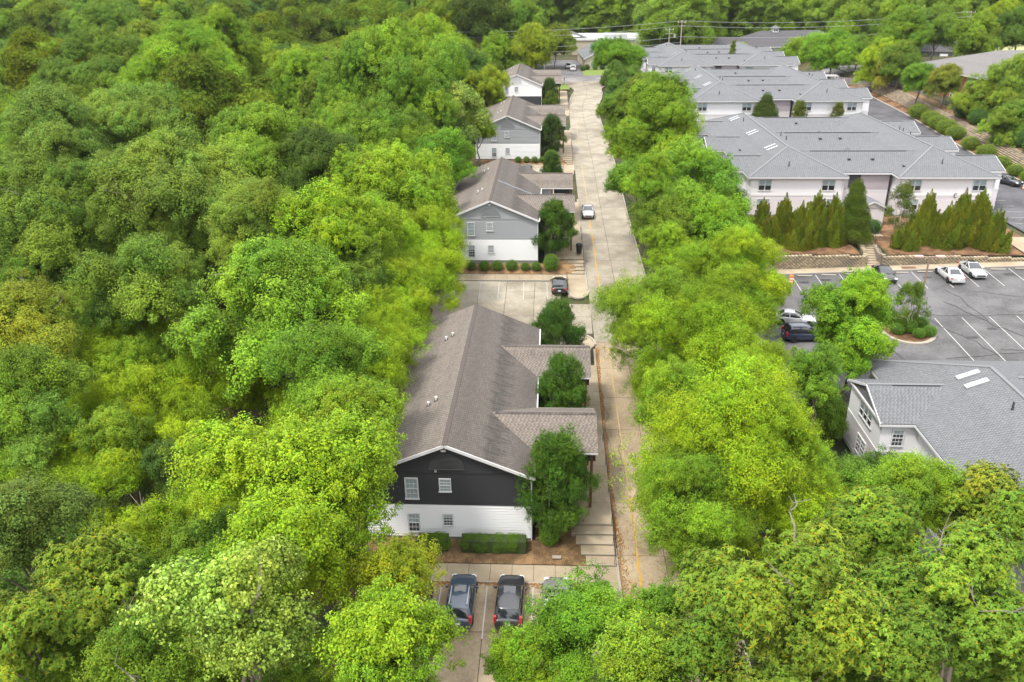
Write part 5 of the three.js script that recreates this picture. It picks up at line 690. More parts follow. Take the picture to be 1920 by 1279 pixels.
function hedge(x0, x1, z, w, h, label) { // a clipped box hedge
  const t = thing('hedge', label, 'hedge', [(x0 + x1) / 2, gy((x0 + x1) / 2, z), z]), R = mulberry(treeSeed++), list = [], L = x1 - x0;
  put('core', box(L - 0.25, h - 0.15, w - 0.25, 0, h / 2 - 0.1, 0), std([0.03, 0.05, 0.01], 1), t);
  for (let i = 0; i < L * w * 16; i++) list.push([(R() - 0.5) * (L - 0.5), 0.25 + R() * (h - 0.5), (R() - 0.5) * (w - 0.5), 0.32 + R() * 0.06, 0, 0]);
  t.add(foliage(KIND.shrub, list, [0.06, 0.115, 0.012], 0.25, R)); return t;
}

// ---------------------------------------------------------------- trees one by one
tree('redoak', -21.6, -30.6, 15, 3.1, 'olive oak with reddish leaf tips beside the blue-green tree at lower left');
tree('redoak', -22.6, -26.8, 15, 2.7, 'reddish-tipped oak filling the lower left corner');
tree('oak', -25.7, -31.8, 17, 2.6, 'blue-green leafy tree cut by the left picture edge', { tone: [0.07,0.108,0.028] });
tree('poplar', -12.9, -26.7, 17, 3.2, 'pale-leaved tree with whitish shimmer below the big lime maple', { bare: 2 });
tree('maple', -11.6, -27.2, 14, 3.0, 'green maple at the bottom edge beneath the blue estate car', { tone: [0.088,0.155,0.012], off: 4.5 });
tree('maple', -17.8, -27.0, 13, 2.6, 'dark green low tree at the bottom edge left of the pale-leaved one', { tone: [0.076,0.132,0.015], bare: 3 });
tree('maple', -11.6, -34.6, 11, 2.2, 'yellowing tree with orange flecks beside the near parking court', { tone: [0.135,0.165,0.012], off: 3.5 });
tree('maple', -13.8, -36.6, 18, 5.2, 'largest lime-green maple left of the charcoal gable', { tone: [0.125,0.195,0.013], jitter: 0.3 });
tree('maple', -12.1, -43.1, 16, 2.9, 'lime tree leaning on the brown roof above the big lime maple', { tone: [0.130,0.190,0.014] });
tree('maple', -23.1, -39.2, 10, 1.9, 'small thin yellow-green sapling in the dark gap left of the big lime maple', { tone: [0.12,0.185,0.01], dense: 0.5, bare: 1 });
tree('oak', -24.2, -45.5, 11, 2.4, 'dark green tree in the hollow left of the big lime maple', { tone: [0.042,0.076,0.014] });
tree('maple', -29.2, -46.7, 12, 2.2, 'mid-green tree in front of the yellow bamboo patch', { tone: [0.076,0.132,0.015] });
tree('bamboo', -33.1, -46.2, 12, 2.6, 'bamboo clump arching over the hollow near the left edge');
tree('bamboo', -29.6, -44.8, 11, 2.5, 'feathery yellow bamboo clump above the reddish-tipped oak');
tree('bamboo', -20.1, -42.3, 10, 2.4, 'bamboo clump tucked under the left side of the big lime maple');
tree('bamboo', -33.9, -56.4, 14, 2.7, 'bright bamboo plume right of the olive-gold tree');
tree('bamboo', -32.5, -61.3, 14, 2.9, 'bamboo plume below the large dark oak');
tree('bamboo', -28.7, -51.6, 13, 2.7, 'brightest bamboo plume in the middle of the grove');
tree('bamboo', -26.1, -53.2, 13, 2.6, 'bamboo plume left of the mid-green lobed oak');
tree('bamboo', -25.9, -60.0, 12, 2.6, 'bamboo plume at the foot of the mid-green lobed oak');
tree('bamboo', -34.4, -51.8, 13, 2.3, 'bamboo plume at the left end of the grove');
tree('bamboo', -24.1, -47.7, 12, 2.2, 'bamboo plume lowest in the grove above the big lime maple');
tree('bamboo', -18.4, -52.7, 12, 2.6, 'bamboo between the lobed oak and the brown roof');
tree('oak', -33.2, -45.7, 14, 2.5, 'blue-green oak below the olive-gold tree near the left edge', { tone: [0.070,0.126,0.022] });
tree('maple', -38.7, -54.9, 18, 3.8, 'olive-gold tree with a bare pale limb at the left edge', { tone: [0.100,0.130,0.017], bare: 3 });
tree('oak', -34.5, -47.4, 16, 2.8, 'dense green tree under the olive-gold tree at the left edge', { tone: [0.076,0.132,0.015] });
tree('oak', -51.7, -82.2, 21, 7.9, 'great dark oak at the left edge above the olive-gold tree', { tone: [0.075,0.121,0.019], bare: 1 });
tree('oak', -40.3, -84.8, 23, 9.4, 'broadest grey-green oak in the middle of the left forest', { tone: [0.087,0.132,0.024], bare: 2 });
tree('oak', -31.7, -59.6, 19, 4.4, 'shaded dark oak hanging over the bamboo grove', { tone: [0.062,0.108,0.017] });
tree('oak', -27.7, -75.5, 20, 4.3, 'grey-green oak between the broad oak and the bright yellow-green tree', { tone: [0.087,0.132,0.022] });
tree('oak', -20.6, -57.4, 20, 6.1, 'mid-green oak with rounded lobes above the bamboo grove', { tone: [0.094,0.166,0.018], bare: 2 });
tree('oak', -14.9, -48.7, 17, 3.4, 'deep green tree between the lobed oak and the brown roof', { tone: [0.075,0.145,0.015] });
tree('maple', -21.2, -76.3, 19, 5.4, 'bright yellow-green tree above the lobed oak', { tone: [0.105,0.172,0.011] });
tree('maple', -19.3, -97.9, 18, 6.8, 'feathery yellow-green tree left of the grey gabled house', { tone: [0.110,0.180,0.014] });
tree('maple', -19.5, -84.3, 15, 3.4, 'small green tree between the two yellow-green ones', { tone: [0.088,0.155,0.012] });
tree('bamboo', -14.1, -89.7, 12, 3.8, 'drooping bamboo against the left wall of the grey house');
tree('bamboo', -13.0, -81.3, 11, 3.2, 'bamboo hanging over the round shrubs of the grey house');
tree('bamboo', -15.7, -76.0, 12, 2.8, 'bamboo clump left of the rear parking court');
tree('bamboo', -14.6, -72.1, 11, 2.2, 'bamboo hanging over the edge of the rear parking court', { off: 1.3 });
tree('bamboo', -14.9, -67.8, 12, 2.7, 'bamboo clump above the far end of the brown roof');
tree('bamboo', -14.6, -64.1, 11, 2.1, 'bamboo drooping onto the far left slope of the brown roof', { off: 1.1 });
tree('bamboo', -14.7, -59.7, 12, 2.5, 'bamboo clump beside the middle of the brown roof');
tree('bamboo', -14.6, -57.8, 11, 1.7, 'bamboo spray over the left eave of the brown roof', { off: 1.3 });
tree('bamboo', -15.4, -56.5, 11, 2.4, 'bamboo clump left of the near half of the brown roof');
tree('bamboo', -14.6, -53.6, 10, 1.9, 'lowest bamboo spray against the left eave of the brown roof', { off: 1.0 });
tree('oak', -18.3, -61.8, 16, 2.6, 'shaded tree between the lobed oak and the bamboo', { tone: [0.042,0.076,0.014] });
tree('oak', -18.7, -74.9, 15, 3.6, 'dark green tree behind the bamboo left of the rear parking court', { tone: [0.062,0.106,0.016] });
tree('oak', -72.6, -119.7, 21, 7.9, 'light grey-green oak high on the left edge', { tone: [0.094,0.150,0.032] });
tree('oak', -67.1, -130.1, 21, 8.0, 'pale green oak left of the olive pine', { tone: [0.098,0.156,0.030] });
tree('pine', -58.1, -136.9, 24, 9.2, 'broad olive pine in the middle of the left forest');
tree('oak', -35.8, -101.9, 21, 6.3, 'green oak right of the broad olive pine', { tone: [0.088,0.158,0.020] });
tree('oak', -29.1, -100.1, 18, 4.6, 'dark tree in the gap left of the round bright crown', { tone: [0.042,0.076,0.014] });
tree('maple', -25.8, -138.0, 25.6, 11.3, 'large round bright crown left of the white far house', { tone: [0.085,0.155,0.017], bare: 3 });
tree('maple', -26.2, -121.1, 18, 6.6, 'bright lobes below the large round crown', { tone: [0.088,0.155,0.017] });
tree('poplar', -15.6, -136.5, 17, 4.7, 'silvery tree left of the second grey house', { tone: [0.105,0.155,0.04] });
tree('maple', -13.6, -180.0, 14.1, 4.7, 'yellow tree beside the white far house', { tone: [0.122,0.165,0.011] });
tree('maple', -13.1, -146.5, 11, 3.3, 'yellow-green tree against the second grey house', { tone: [0.12,0.185,0.01] });
tree('oak', -14.7, -116.3, 14, 4.1, 'dark maple over the roof of the grey house', { tone: [0.070,0.145,0.013] });
tree('oak', -18.6, -122.8, 14, 4.0, 'green tree behind the feathery yellow-green one', { tone: [0.076,0.132,0.015] });
tree('maple', -44.3, -157.8, 21, 7.4, 'open-branched green tree between the pines and the round crown', { tone: [0.088,0.155,0.012], dense: 0.7, bare: 4 });
tree('pine', -75.9, -229.8, 26, 11.4, 'tall olive pine left of the pair of pines', { tone: [0.094,0.138,0.017] });
tree('pine', -83.4, -310.6, 27, 15.3, 'tall pine with a bare pale trunk at the top of the forest', { bare: 3 });
tree('pine', -57.6, -282.5, 26, 14.8, 'wide pine above the large round bright crown', { tone: [0.103,0.151,0.015] });
tree('maple', -76.4, -200.0, 25.3, 7.4, 'bright yellow-green crown left of the tall pines', { tone: [0.105,0.172,0.011] });
tree('oak', -70.7, -165.0, 25.0, 9.3, 'fresh green oak above the broad olive pine', { tone: [0.104,0.180,0.016] });
tree('oak', -107.4, -203.7, 22, 9.6, 'dark green domed oak at upper left', { tone: [0.070,0.116,0.015] });
tree('pine', -119.6, -196.1, 24, 9.3, 'olive pine at the upper left edge', { tone: [0.110,0.145,0.015] });
tree('pine', -194.9, -333.7, 25, 13.5, 'brownish-green pine behind the olive one at upper left', { tone: [0.083,0.117,0.017] });
tree('pine', -236.8, -377.9, 26, 14.1, 'dark pine in the upper left corner', { tone: [0.055,0.096,0.025] });
tree('oak', -123.5, -240.0, 27.6, 8.9, 'dense blue-green crown near the top left', { tone: [0.070,0.126,0.021] });
tree('oak', -107.5, -226.3, 22, 7.8, 'yellowish oak between the domed oak and the bright crown', { tone: [0.111,0.156,0.020] });
tree('maple', -31.2, -215.0, 22.3, 6.6, 'bright tree between the wide pine and the dark tall pines', { tone: [0.105,0.172,0.011] });
tree('maple', -23.3, -202.2, 19, 6.9, 'bright green tree behind the silvery one', { tone: [0.100,0.170,0.014] });
tree('pine', -22.9, -275.0, 26.2, 9.2, 'dark tall pine left of the far street', { tone: [0.055,0.085,0.018] });
tree('pine', -13.2, -300.0, 24.8, 8.1, 'dark olive pine over the far street corner', { tone: [0.069,0.094,0.018] });
tree('maple', -5.5, -243.0, 17.1, 7.1, 'golden-green tree behind the white far house', { tone: [0.122,0.165,0.011] });
tree('maple', -14.9, -238.0, 15.2, 6.1, 'green tree left of the golden one behind the white house', { tone: [0.088,0.155,0.012] });
tree('oak', 0.8, -285.0, 14.0, 6.2, 'olive-green tree overhanging the far driveway', { tone: [0.08,0.112,0.014] });
tree('myrtle', 0.4, -49.8, 7.9, 3.2, 'crape myrtle with pale stems at the front corner of the charcoal house', { tone: [0.039,0.086,0.010], stems: 4, ry: 3.5 });
tree('myrtle', 1.1, -61.3, 8.6, 2.8, 'crape myrtle between the two porches of the charcoal house', { tone: [0.037,0.084,0.010], stems: 4, ry: 2.6 });
tree('myrtle', 0.6, -77.3, 6.4, 3.0, 'dark crape myrtle at the far corner of the charcoal house', { tone: [0.032,0.073,0.012], stems: 4, ry: 2.4 });
tree('myrtle', 0.4, -103.0, 7.6, 3.3, 'crape myrtle with pale stems by the steps of the grey house', { tone: [0.034,0.073,0.010], stems: 4, ry: 3.3 });
tree('myrtle', -0.0, -139.0, 5.0, 2.0, 'low dark crape myrtle behind the porches of the grey house', { tone: [0.028,0.060,0.010], stems: 3 });
tree('myrtle', 0.0, -155.3, 7.6, 2.7, 'dark crape myrtle in front of the second grey house', { tone: [0.027,0.053,0.010], stems: 4, ry: 3.3 });
tree('myrtle', -0.7, -208.3, 6.5, 2.2, 'dark crape myrtle in front of the white house', { tone: [0.028,0.056,0.010], stems: 3, ry: 3 });
tree('myrtle', -0.4, -205.5, 3.6, 2.1, 'round green bush below the dark myrtle of the white house', { tone: [0.051,0.086,0.009] });
tree('oak', 18.0, -246.0, 13.5, 6.3, 'round deep green tree at the cross-street corner', { tone: [0.070,0.148,0.011] });
tree('oak', 15.4, -138.4, 18, 4.3, 'grey-green tree behind the tall yellow-green tulip tree', { tone: [0.091,0.139,0.018] });
tree('maple', 16.1, -122.9, 20, 5.8, 'tall yellow-green tree in front of the middle apartment block', { tone: [0.095,0.160,0.014], bare: 3 });
tree('maple', 14.3, -178.0, 9.6, 3.9, 'low green tree on the bank beside the bending road', { tone: [0.075,0.130,0.016] });
tree('oak', 13.0, -122.0, 14, 3.3, 'green tree leaning toward the road below the bend', { tone: [0.091,0.158,0.013], off: -2.2 });
tree('oak', 13.0, -108.1, 12, 2.8, 'dark green tree overhanging the road by the driving car', { tone: [0.062,0.119,0.015], off: -3.2 });
tree('maple', 13.0, -98.2, 16, 3.2, 'bright tree below the tall yellow-green one', { tone: [0.090,0.160,0.014], off: -1.0 });
tree('oak', 17.3, -104.8, 15, 5.8, 'fine-leaved grey-green tree in front of block C', { tone: [0.081,0.156,0.018], bare: 1 });
tree('oak', 13.0, -96.3, 11, 3.5, 'thin tree with bare twigs beside the road', { tone: [0.078,0.126,0.015], dense: 0.6, bare: 4, off: -0.2 });
tree('maple', 19.1, -97.3, 12, 5.5, 'bright green tree left of the junipers', { tone: [0.082,0.165,0.013] });
tree('maple', 13.3, -89.8, 10, 2.7, 'yellow-green tree beside the road right of the black sedan', { tone: [0.105,0.172,0.011] });
tree('birch', 18.5, -80.6, 13, 5.3, 'yellow-green birch above the half-hidden white car', { tone: [0.125,0.195,0.012] });
tree('birch', 13.0, -71.8, 13, 4.7, 'olive-green birch reaching over the road by the first house corner', { tone: [0.085,0.145,0.014], off: -3.2 });
tree('birch', 13.0, -62.7, 15, 5.7, 'broad lime birch in the middle of the roadside row', { off: -0.6 });
tree('birch', 15.6, -55.5, 13, 2.6, 'gold-tinged birch at the right of the roadside row', { tone: [0.125,0.185,0.010] });
tree('birch', 13.0, -51.4, 14, 3.3, 'birch leaning over the road beside the porches', { tone: [0.100,0.175,0.014], off: -4.4 });
tree('birch', 13.0, -45.6, 16, 6.1, 'largest lime birch, nearest of the roadside row', { tone: [0.128,0.200,0.011], dense: 1.15, off: -0.9 });
tree('birch', 13.0, -41.2, 13, 3.3, 'drooping birch whose branches hang over the near road', { tone: [0.095,0.165,0.014], off: -4.7 });
tree('birch', 15.7, -45.9, 12, 2.9, 'birch beside the clipped shrub of the nearest apartment block', { tone: [0.115,0.180,0.013] });
tree('maple', 27.8, -71.5, 12, 3.9, 'fresh green maple standing in the asphalt lot', { tone: [0.085,0.170,0.014], ry: 5.4, dense: 1.2 });
tree('maple', 21.5, -60.6, 11, 2.4, 'darker green maple behind the corner of the nearest apartment block', { tone: [0.062,0.125,0.014] });
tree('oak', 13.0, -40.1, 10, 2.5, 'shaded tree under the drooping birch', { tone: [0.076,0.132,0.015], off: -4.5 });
tree('redoak', 13.0, -29.6, 16, 4.2, 'largest red-tipped oak at the bottom right', { bare: 2, off: -2.0 });
tree('redoak', 18.8, -30.5, 16, 3.6, 'red-tipped oak with pale branches at the lower right edge', { tone: [0.085,0.150,0.022], bare: 4 });
tree('redoak', 17.7, -37.4, 13, 3.0, 'red-tipped oak behind the largest one, below the nearest apartment block', { tone: [0.080,0.140,0.020] });
tree('redoak', 15.7, -28.4, 13, 2.6, 'dark oak in the gap between the two big red-tipped ones', { tone: [0.060,0.105,0.015], bare: 2 });
tree('maple', 20.9, -41.7, 13, 1.8, 'light green tree against the wall of the nearest apartment block', { tone: [0.100,0.175,0.018] });
tree('redoak', 26.3, -42.2, 12, 2.2, 'orange-flecked tree against the grey roof at the right edge', { tone: [0.100,0.135,0.022] });
tree('maple', 23.4, -43.8, 11, 2.0, 'fresh green tree under the eave of the nearest apartment block', { tone: [0.088,0.155,0.012] });
tree('maple', 1.9, -31.3, 11, 2.7, 'green maple covering the silver car at the bottom edge', { tone: [0.072,0.150,0.014] });
tree('maple', 3.6, -31.7, 11, 2.0, 'green tree at the bottom edge right of the yellow line', { tone: [0.066,0.135,0.016], off: 1.7 });
tree('maple', 4.0, -28.2, 12, 2.4, 'low green tree in the bottom middle', { tone: [0.076,0.132,0.015] });
tree('maple', -0.9, -30.6, 9, 1.8, 'small green tree at the bottom edge below the black car', { tone: [0.088,0.155,0.012] });
tree('redoak', 3.6, -28.7, 13, 2.6, 'dark green oak left of the largest red-tipped oak', { tone: [0.070,0.123,0.015], off: 3.7 });
tree('juniper', 28.0, -108.6, 5.6, 1.9, 'leftmost juniper of the row in front of block C', { jitter: 0.7 });
tree('juniper', 30.8, -108.2, 6.3, 2.0, 'second juniper from the left in front of block C', { jitter: 0.7 });
tree('juniper', 32.7, -107.0, 5.6, 2.0, 'juniper third from the left in front of block C', { jitter: 0.7 });
tree('juniper', 35.1, -108.5, 6.6, 2.1, 'middle juniper of the left row in front of block C', { jitter: 0.7 });
tree('juniper', 37.2, -108.1, 6.4, 2.0, 'juniper beside the tall dark cedar in front of block C', { jitter: 0.7 });
tree('cedar', 40.3, -109.6, 8.4, 2.1, 'tall dark cedar left of the steps to block C', { tone: [0.054,0.083,0.013] });
tree('myrtle', 47.2, -111.5, 7.4, 2.2, 'thin open crape myrtle right of the steps to block C', { tone: [0.060,0.083,0.019], stems: 4, dense: 0.34, ry: 3 });
tree('juniper', 46.4, -106.4, 3.2, 1.7, 'low juniper beside the thin crape myrtle', { jitter: 0.7 });
tree('juniper', 49.7, -109.1, 6.6, 2.0, 'first tall juniper right of the steps to block C', { jitter: 0.7 });
tree('juniper', 51.8, -107.5, 5.4, 2.0, 'juniper below the letter C', { jitter: 0.7 });
tree('juniper', 54.0, -108.8, 6.8, 2.1, 'tallest juniper right of the letter C', { jitter: 0.7 });
tree('juniper', 56.3, -108.8, 6.8, 2.2, 'juniper second from the right end of the row', { jitter: 0.7 });
tree('juniper', 57.4, -106.0, 5.0, 1.9, 'rightmost juniper leaning toward the drive', { jitter: 0.7 });
tree('cedar', 44.2, -178.4, 7.6, 2.9, 'dark cedar in front of the middle apartment block');
tree('myrtle', 51.2, -178.5, 6.2, 1.8, 'small olive tree in front of the middle apartment block', { tone: [0.072,0.094,0.017] });
tree('myrtle', 59.0, -178.3, 6.0, 1.5, 'thin small tree near the right end of the middle apartment block', { tone: [0.072,0.088,0.019], dense: 0.6 });
tree('myrtle', 51.2, -252.0, 11.3, 1.2, 'small shrub tree on the recess of the farthest apartment block', { tone: [0.08,0.112,0.014] });
tree('myrtle', 38.3, -83.8, 5.8, 1.9, 'slender crape myrtle on the lot island', { tone: [0.054,0.099,0.013], stems: 4, dense: 0.32, ry: 1.9 });
tree('oak', 79.3, -252.0, 13.6, 7.3, 'broad dark green tree right of the farthest apartment block', { tone: [0.078,0.152,0.013] });
tree('oak', 82.3, -292.0, 8.0, 6.3, 'green tree hiding the end of the cupola office', { tone: [0.094,0.158,0.015] });
tree('maple', 100.2, -305.0, 15.4, 8.2, 'tall yellow-topped tree right of the cupola office', { tone: [0.090,0.150,0.018] });
tree('oak', 87.9, -256.0, 10.1, 4.9, 'narrow green tree beside the white pergola', { tone: [0.076,0.132,0.015] });
tree('maple', 82.7, -224.0, 12.2, 5.7, 'bright yellow-green round tree behind the fence', { tone: [0.140,0.205,0.012] });
tree('maple', 82.4, -217.0, 8.5, 3.7, 'rusty-flecked bush tree by the fence', { tone: [0.115,0.135,0.025] });
tree('oak', 84.0, -214.0, 11.3, 4.6, 'dark tree behind the bright round one by the fence', { tone: [0.078,0.126,0.017] });
tree('oak', 82.0, -196.0, 10.7, 3.6, 'dense cone-shaped green tree in front of the brick building', { tone: [0.070,0.139,0.017], ry: 4.6 });
tree('oak', 85.0, -190.0, 9.4, 3.5, 'brownish-green tree against the brick building', { tone: [0.094,0.113,0.019], ry: 4 });
tree('maple', 115.2, -245.0, 15.6, 6.5, 'yellow-green tree behind the brick building roof', { tone: [0.100,0.160,0.016] });
tree('maple', 90.8, -176.0, 13.0, 5.3, 'light green tree covering the right of the brick building', { tone: [0.095,0.150,0.026] });
tree('maple', 88.3, -178.0, 9.0, 4.9, 'yellow-green tree right of the red brick wall', { tone: [0.100,0.150,0.020] });
tree('maple', 85.3, -160.0, 7.4, 4.4, 'light green tree at the right edge above the shrubs', { tone: [0.090,0.150,0.025] });
tree('oak', 100.2, -255.0, 17.0, 6.8, 'dark green tree under the power lines at upper right', { tone: [0.078,0.139,0.015] });
tree('oak', 115.1, -270.0, 17.7, 6.4, 'tall dark tree at the top right', { tone: [0.075,0.132,0.018] });
tree('maple', 48.0, -305.0, 15.6, 5.9, 'small bright green tree beside the utility poles', { tone: [0.090,0.160,0.018] });
tree('maple', 36.2, -298.0, 16.5, 5.4, 'olive tree left of the utility poles', { tone: [0.076,0.132,0.015] });
tree('maple', 63.9, -300.0, 6.4, 2.5, 'bright young tree between the apartments and the office wing', { tone: [0.12,0.185,0.01] });
tree('redoak', 21.4, -29.7, 11, 2.2, 'small oak in the lower right corner', { tone: [0.075,0.125,0.020] });
tree('maple', 13.4, -29.8, 10, 2.0, 'green understory tree at the bottom edge between the red-tipped oaks', { tone: [0.076,0.132,0.015] });
tree('maple', -11.9, -29.0, 10, 2.0, 'green understory tree at the bottom edge right of the pale-leaved one', { tone: [0.076,0.132,0.015] });
tree('maple', -22.5, -27.8, 11, 2.0, 'dark understory tree at the bottom edge near the left corner', { tone: [0.076,0.132,0.015] });
tree('redoak', 24.8, -42.5, 11, 2.4, 'oak crown lapping the eave of the nearest apartment block', { tone: [0.085,0.135,0.018] });
tree('redoak', 26.5, -39.7, 12, 2.3, 'oak at the right edge below the grey roof of the nearest apartment block', { tone: [0.075,0.130,0.018] });
tree('maple', -31.5, -54.7, 13, 2.4, 'yellow-green tree behind the brightest bamboo plume', { tone: [0.105,0.172,0.011] });
tree('oak', -37.8, -61.9, 15, 3.1, 'green tree under the left side of the shaded dark oak', { tone: [0.076,0.132,0.015] });

// ---------------------------------------------------------------- clipped shrubs
{
  [[-9.6, 0.62], [-7.95, 0.68], [-6.3, 0.72], [-4.45, 0.76], [-2.75, 0.58], [-1.35, 0.62]].forEach(([x, r], i) => shrub(x - 0.55, -99.55, r, 'clipped round shrub in the bed against the white boards of the grey house', { group: 'round shrubs along the grey house', tone: [0.055, 0.115, 0.013] }));
  shrub(0.0, -99.6, 0.98, 'largest round shrub at the right end of the grey house bed', { ry: 1.1, tone: [0.06, 0.125, 0.013] });
  for (const x of [-6.2, -4.7, -3.2, -1.8]) shrub(x, -151.9, 0.62, 'clipped round shrub along the foot of the second grey house', { group: 'round shrubs along the second grey house', tone: [0.07, 0.12, 0.014] });
  shrub(-0.2, -152.2, 1.25, 'largest round shrub at the corner of the second grey house', { tone: [0.065, 0.125, 0.014] });
  hedge(-6.3, -1.45, -47.65, 1.15, 1.15, 'long clipped hedge under the white boards of the charcoal-gabled house'); hedge(-9.4, -7.0, -47.7, 1.1, 1.1, 'short clipped hedge left of the long one, partly under the yellowing tree');
  shrub(0.05, -48.3, 0.72, 'bright round bush at the foot of the crape myrtle by the charcoal house', { ry: 1.4, tone: [0.07, 0.15, 0.013] });
  [[37.6, -85.9, 0.85], [39.6, -86.1, 0.8], [37.2, -83.3, 0.75], [38.5, -83.6, 0.85], [40.0, -84.2, 0.85], [39.1, -82.2, 0.65], [40.3, -82.5, 0.72]].forEach(([x, z, r], i) => shrub(x, z, r, ['round shrub at the back of the lot island, left of the stems', 'round shrub at the back of the lot island by the lamp post', 'leftmost low shrub in the lot island', 'middle shrub in front of the slender myrtle in the lot island', 'round shrub on the right side of the lot island', 'smallest shrub at the front of the lot island', 'round shrub at the front right tip of the lot island'][i], { ry: 0.85, lift: 0.12, tone: [0.06, 0.13, 0.012] }));
  shrub(25.0, -66.5, 1.6, 'large clipped brownish-green ball shrub beside the nearest apartment block', { ry: 1.05, tone: [0.075, 0.098, 0.016] });
  const row = [[80.2, -190, 2.1], [80.3, -183.5, 2.0], [80.2, -179.5, 2.0], [80.3, -175.5, 2.0], [80.2, -171, 1.9], [79.9, -163.5, 1.7], [79.9, -157, 1.8], [79.6, -150.5, 1.6], [79.9, -146, 1.4], [79.8, -141, 1.6], [79.9, -136, 1.5]];
  row.forEach(([x, z, r], i) => shrub(x, z, r, 'clipped shrub in the row at the foot of the block bank beside the drive', { group: 'shrubs at the foot of the block bank', ry: 0.75, tone: [0.085, 0.13, 0.012] }));
  [[85.6, -181, 1.9], [85.6, -174.5, 1.9], [85.5, -166, 1.7], [85.5, -161.5, 1.8], [85.4, -157, 1.7], [85.2, -152, 1.7], [85.2, -147, 1.7], [85, -142, 1.7]].forEach(([x, z, r]) => shrub(x, z, r, 'dark round shrub at the top of the block bank below the board fence', { group: 'dark shrubs below the board fence', tone: [0.035, 0.085, 0.018] }));
  for (const [x, z, r] of [[11, -281.5, 1], [13.6, -281.5, 0.9], [16, -281.5, 1], [9.6, -279, 0.9]]) shrub(x, z, r, 'dark clipped bush under the front wall of the beige office', { group: 'bushes before the beige office', tone: [0.035, 0.07, 0.018] });
  for (const [x, z, r] of [[14.5, -243.5, 1.4], [16.8, -245, 1.7], [18.6, -242, 1.5], [15.5, -239.5, 1.2]]) shrub(x, z, r, 'loose green shrub on the cross-street corner by the wooden fence', { group: 'shrubs on the cross-street corner', tone: [0.06, 0.11, 0.02] });
  shrub(44.6, -113.2, 1.1, 'dark clipped shrub behind the handrail of the steps to block C', { tone: [0.03, 0.075, 0.016] });
}
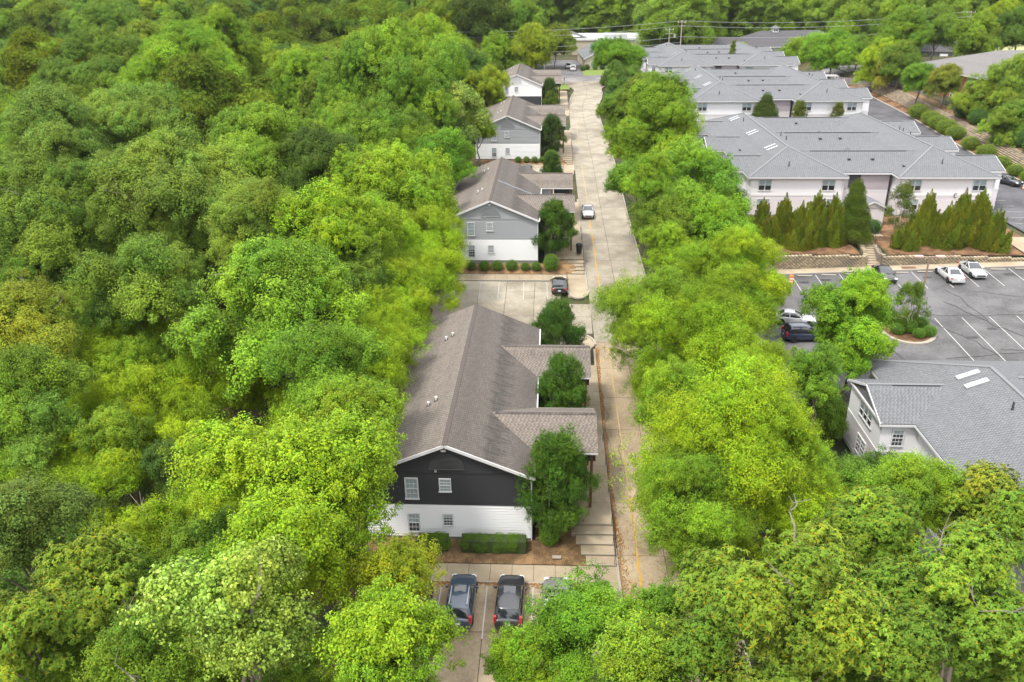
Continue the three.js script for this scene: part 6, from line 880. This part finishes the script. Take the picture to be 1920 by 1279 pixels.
// ---------------------------------------------------------------- the rest of the woods
{
  const R = mulberry(4242), taken = []; scene.children.forEach((o) => { if (o.userData.category === 'tree') { const c = o.children.find((k) => k.isInstancedMesh); c.computeBoundingSphere?.(); taken.push([o.position.x, o.position.z, Math.max(1.6, (c.boundingSphere?.radius ?? 4) * 0.75)]); } });
  const inView = (x, z) => { const d = -z, k = (x + d * 0.0508) / (d + 12); return Math.abs(k) < 0.70; };
  const kinds = { oak: [[[0.054, 0.098, 0.017], 'mid-green'], [[0.068, 0.125, 0.016], 'fresh green'], [[0.042, 0.085, 0.017], 'dark green'], [[0.074, 0.13, 0.02], 'pale green']], maple: [[[0.095, 0.16, 0.013], 'light green'], [[0.08, 0.145, 0.014], 'green'], [[0.115, 0.17, 0.011], 'yellow-green']], pine: [[[0.1, 0.145, 0.022], 'olive'], [[0.085, 0.128, 0.024], 'dull dark']] };
  const phrase = { oak: 'rounded tree crown', maple: 'leafy tree crown', pine: 'needle-leaved pine crown' };
  const where = (x, z) => z < -262 ? (x < 0 ? 'beyond the cross street at upper left' : 'beyond the cross street at upper right') : x < 0 ? (z > -76 ? 'left of the charcoal-gabled house' : z > -130 ? 'left of the nearer grey house' : z > -185 ? 'left of the second grey house' : 'left of the white house') + (x < -45 - (-z - 60) * 0.25 ? ', deep in the wood' : '') : x < 30 ? (z > -95 ? 'under the roadside birches' : 'between the road and the apartments') : 'behind the board fence';
  let n = 0;
  const fill = (x0, x1, z0, z1, gap, hs, rs, mixK, tries, ok = () => true, max = 999) => {
    let m = 0; for (let i = 0; i < tries && n < 292 && m < max; i++) {
      const x = lerp(x0, x1, R()), z = lerp(z0, z1, R()), r = lerp(...rs, R()), u = R(), kind = u < mixK[0] ? 'oak' : u < mixK[0] + mixK[1] ? 'maple' : 'pine';
      if (!inView(x, z) || !ok(x, z) || taken.some(([a, b, q]) => Math.hypot(a - x, b - z) < (q + r) * gap)) continue;
      taken.push([x, z, r]); n++; m++; const [tone, adj] = kinds[kind][Math.floor(R() * kinds[kind].length)], w = where(x, z), words = adj + ' ' + phrase[kind] + ' ' + w;
      tree(kind, x, z, lerp(...hs, R()), r, words, { tone, group: words.replace('crown', 'crowns'), limbs: 6 });
    }
  };
  fill(-60, -17.5, -28, -72, 0.5, [7, 10.5], [2.2, 3.4], [0.6, 0.4], 3000, (x, z) => !(x > -39 && x < -21 && z < -45 && z > -68), 45);
  fill(-105, -17.5, -72, -135, 0.62, [10, 14.5], [3, 5], [0.6, 0.35], 4000, () => true, 58);
  fill(-190, -16, -135, -250, 0.6, [13, 19], [5, 8], [0.45, 0.4], 4000, () => true, 75);
  fill(-230, -6, -272, -335, 0.62, [20, 27], [5.5, 8], [0.35, 0.25], 2500, () => true, 40);
  fill(12, 62, -290, -345, 0.62, [13, 22], [4, 6.5], [0.4, 0.4], 800, (x, z) => x > 36 && z < -296 && (x < 52), 14);
  fill(13.5, 25, -96, -238, 0.6, [5, 9], [2.4, 3.6], [0.6, 0.4], 1200, (x, z) => x > rightEdge(z) + 3.4, 30);
  fill(12.6, 24, -36, -92, 0.5, [5, 7], [1.8, 2.6], [0.5, 0.5], 800, () => true, 18);
  fill(90, 200, -120, -330, 0.66, [11, 19], [4, 6], [0.55, 0.4], 2500, (x, z) => !(Math.abs(x - 108) < 21 && Math.abs(z + 206) < 18) && !(z < -250 && z > -270) && !(x < 104 && z < -270) && !(x > 120 && x < 136 && z < -292) && !(x > 150 && z < -258), 45);
  // beyond, a far-off wood that reads as one mass
  const k = KIND.oak, far = [], hor = mulberry(9);
  for (let i = 0; i < 4200; i++) { // crowns, each a dome of sprays
    const z = -292 - 420 * hor() ** 1.5, x = (hor() * 2 - 1) * (0.72 * -z + 30) - 12; if (z > (x < -4 ? -335 : x < 37 ? -362 : x < 53 ? -300 : x < 114 ? -337 : x < 120 ? -290 : x < 140 ? -312 : x < 235 ? -345 : -300)) continue;
    const r = 3.2 + hor() * 3, top = 18 + 12 * hor(), q = hor(), nS = 16;
    for (let s = 0; s < 9; s++) { const b = hor() * 6.28; far.push([x + Math.cos(b) * r * 0.7, 10.4 + (top - r) * (0.08 + 0.85 * s / 9), z + Math.sin(b) * r * 0.7, r * (0.4 + 0.22 * hor()), 0, 0, q]); }
    for (let s = 0; s < nS; s++) { const y2 = 1 - 1.5 * (s + 0.5) / nS, b = s * 2.4 + hor(), p = Math.sqrt(1 - y2 * y2), k2 = 0.75 + 0.4 * hor(); far.push([x + Math.cos(b) * p * r * k2, 10.4 + top - r + y2 * r * 1.25 * k2, z + Math.sin(b) * p * r * k2, r * (0.3 + 0.22 * hor()), 0, 0, q]); }
  }
  const m = new THREE.InstancedMesh(k.g[1], leafMat, far.length); m.name = 'far_woods';
  far.forEach(([x, y, z, s, , , q], i) => { dummy.position.set(x, y, z); dummy.rotation.set(0, hor() * 6.28, 0); dummy.scale.set(s, s * 0.9, s); dummy.updateMatrix(); m.setMatrixAt(i, dummy.matrix); const v = 0.8 + hor() * 0.4; tint.setRGB(LEAF * lerp(0.085, 0.15, q) * v, LEAF * lerp(0.14, 0.225, q) * v, LEAF * lerp(0.022, 0.014, q) * v); m.setColorAt(i, tint); });
  m.castShadow = m.receiveShadow = true; m.userData = { kind: 'stuff', label: 'far-off mixed wood closing the view along the top', category: 'woods' }; scene.add(m);
}
renderer.render(scene, camera);
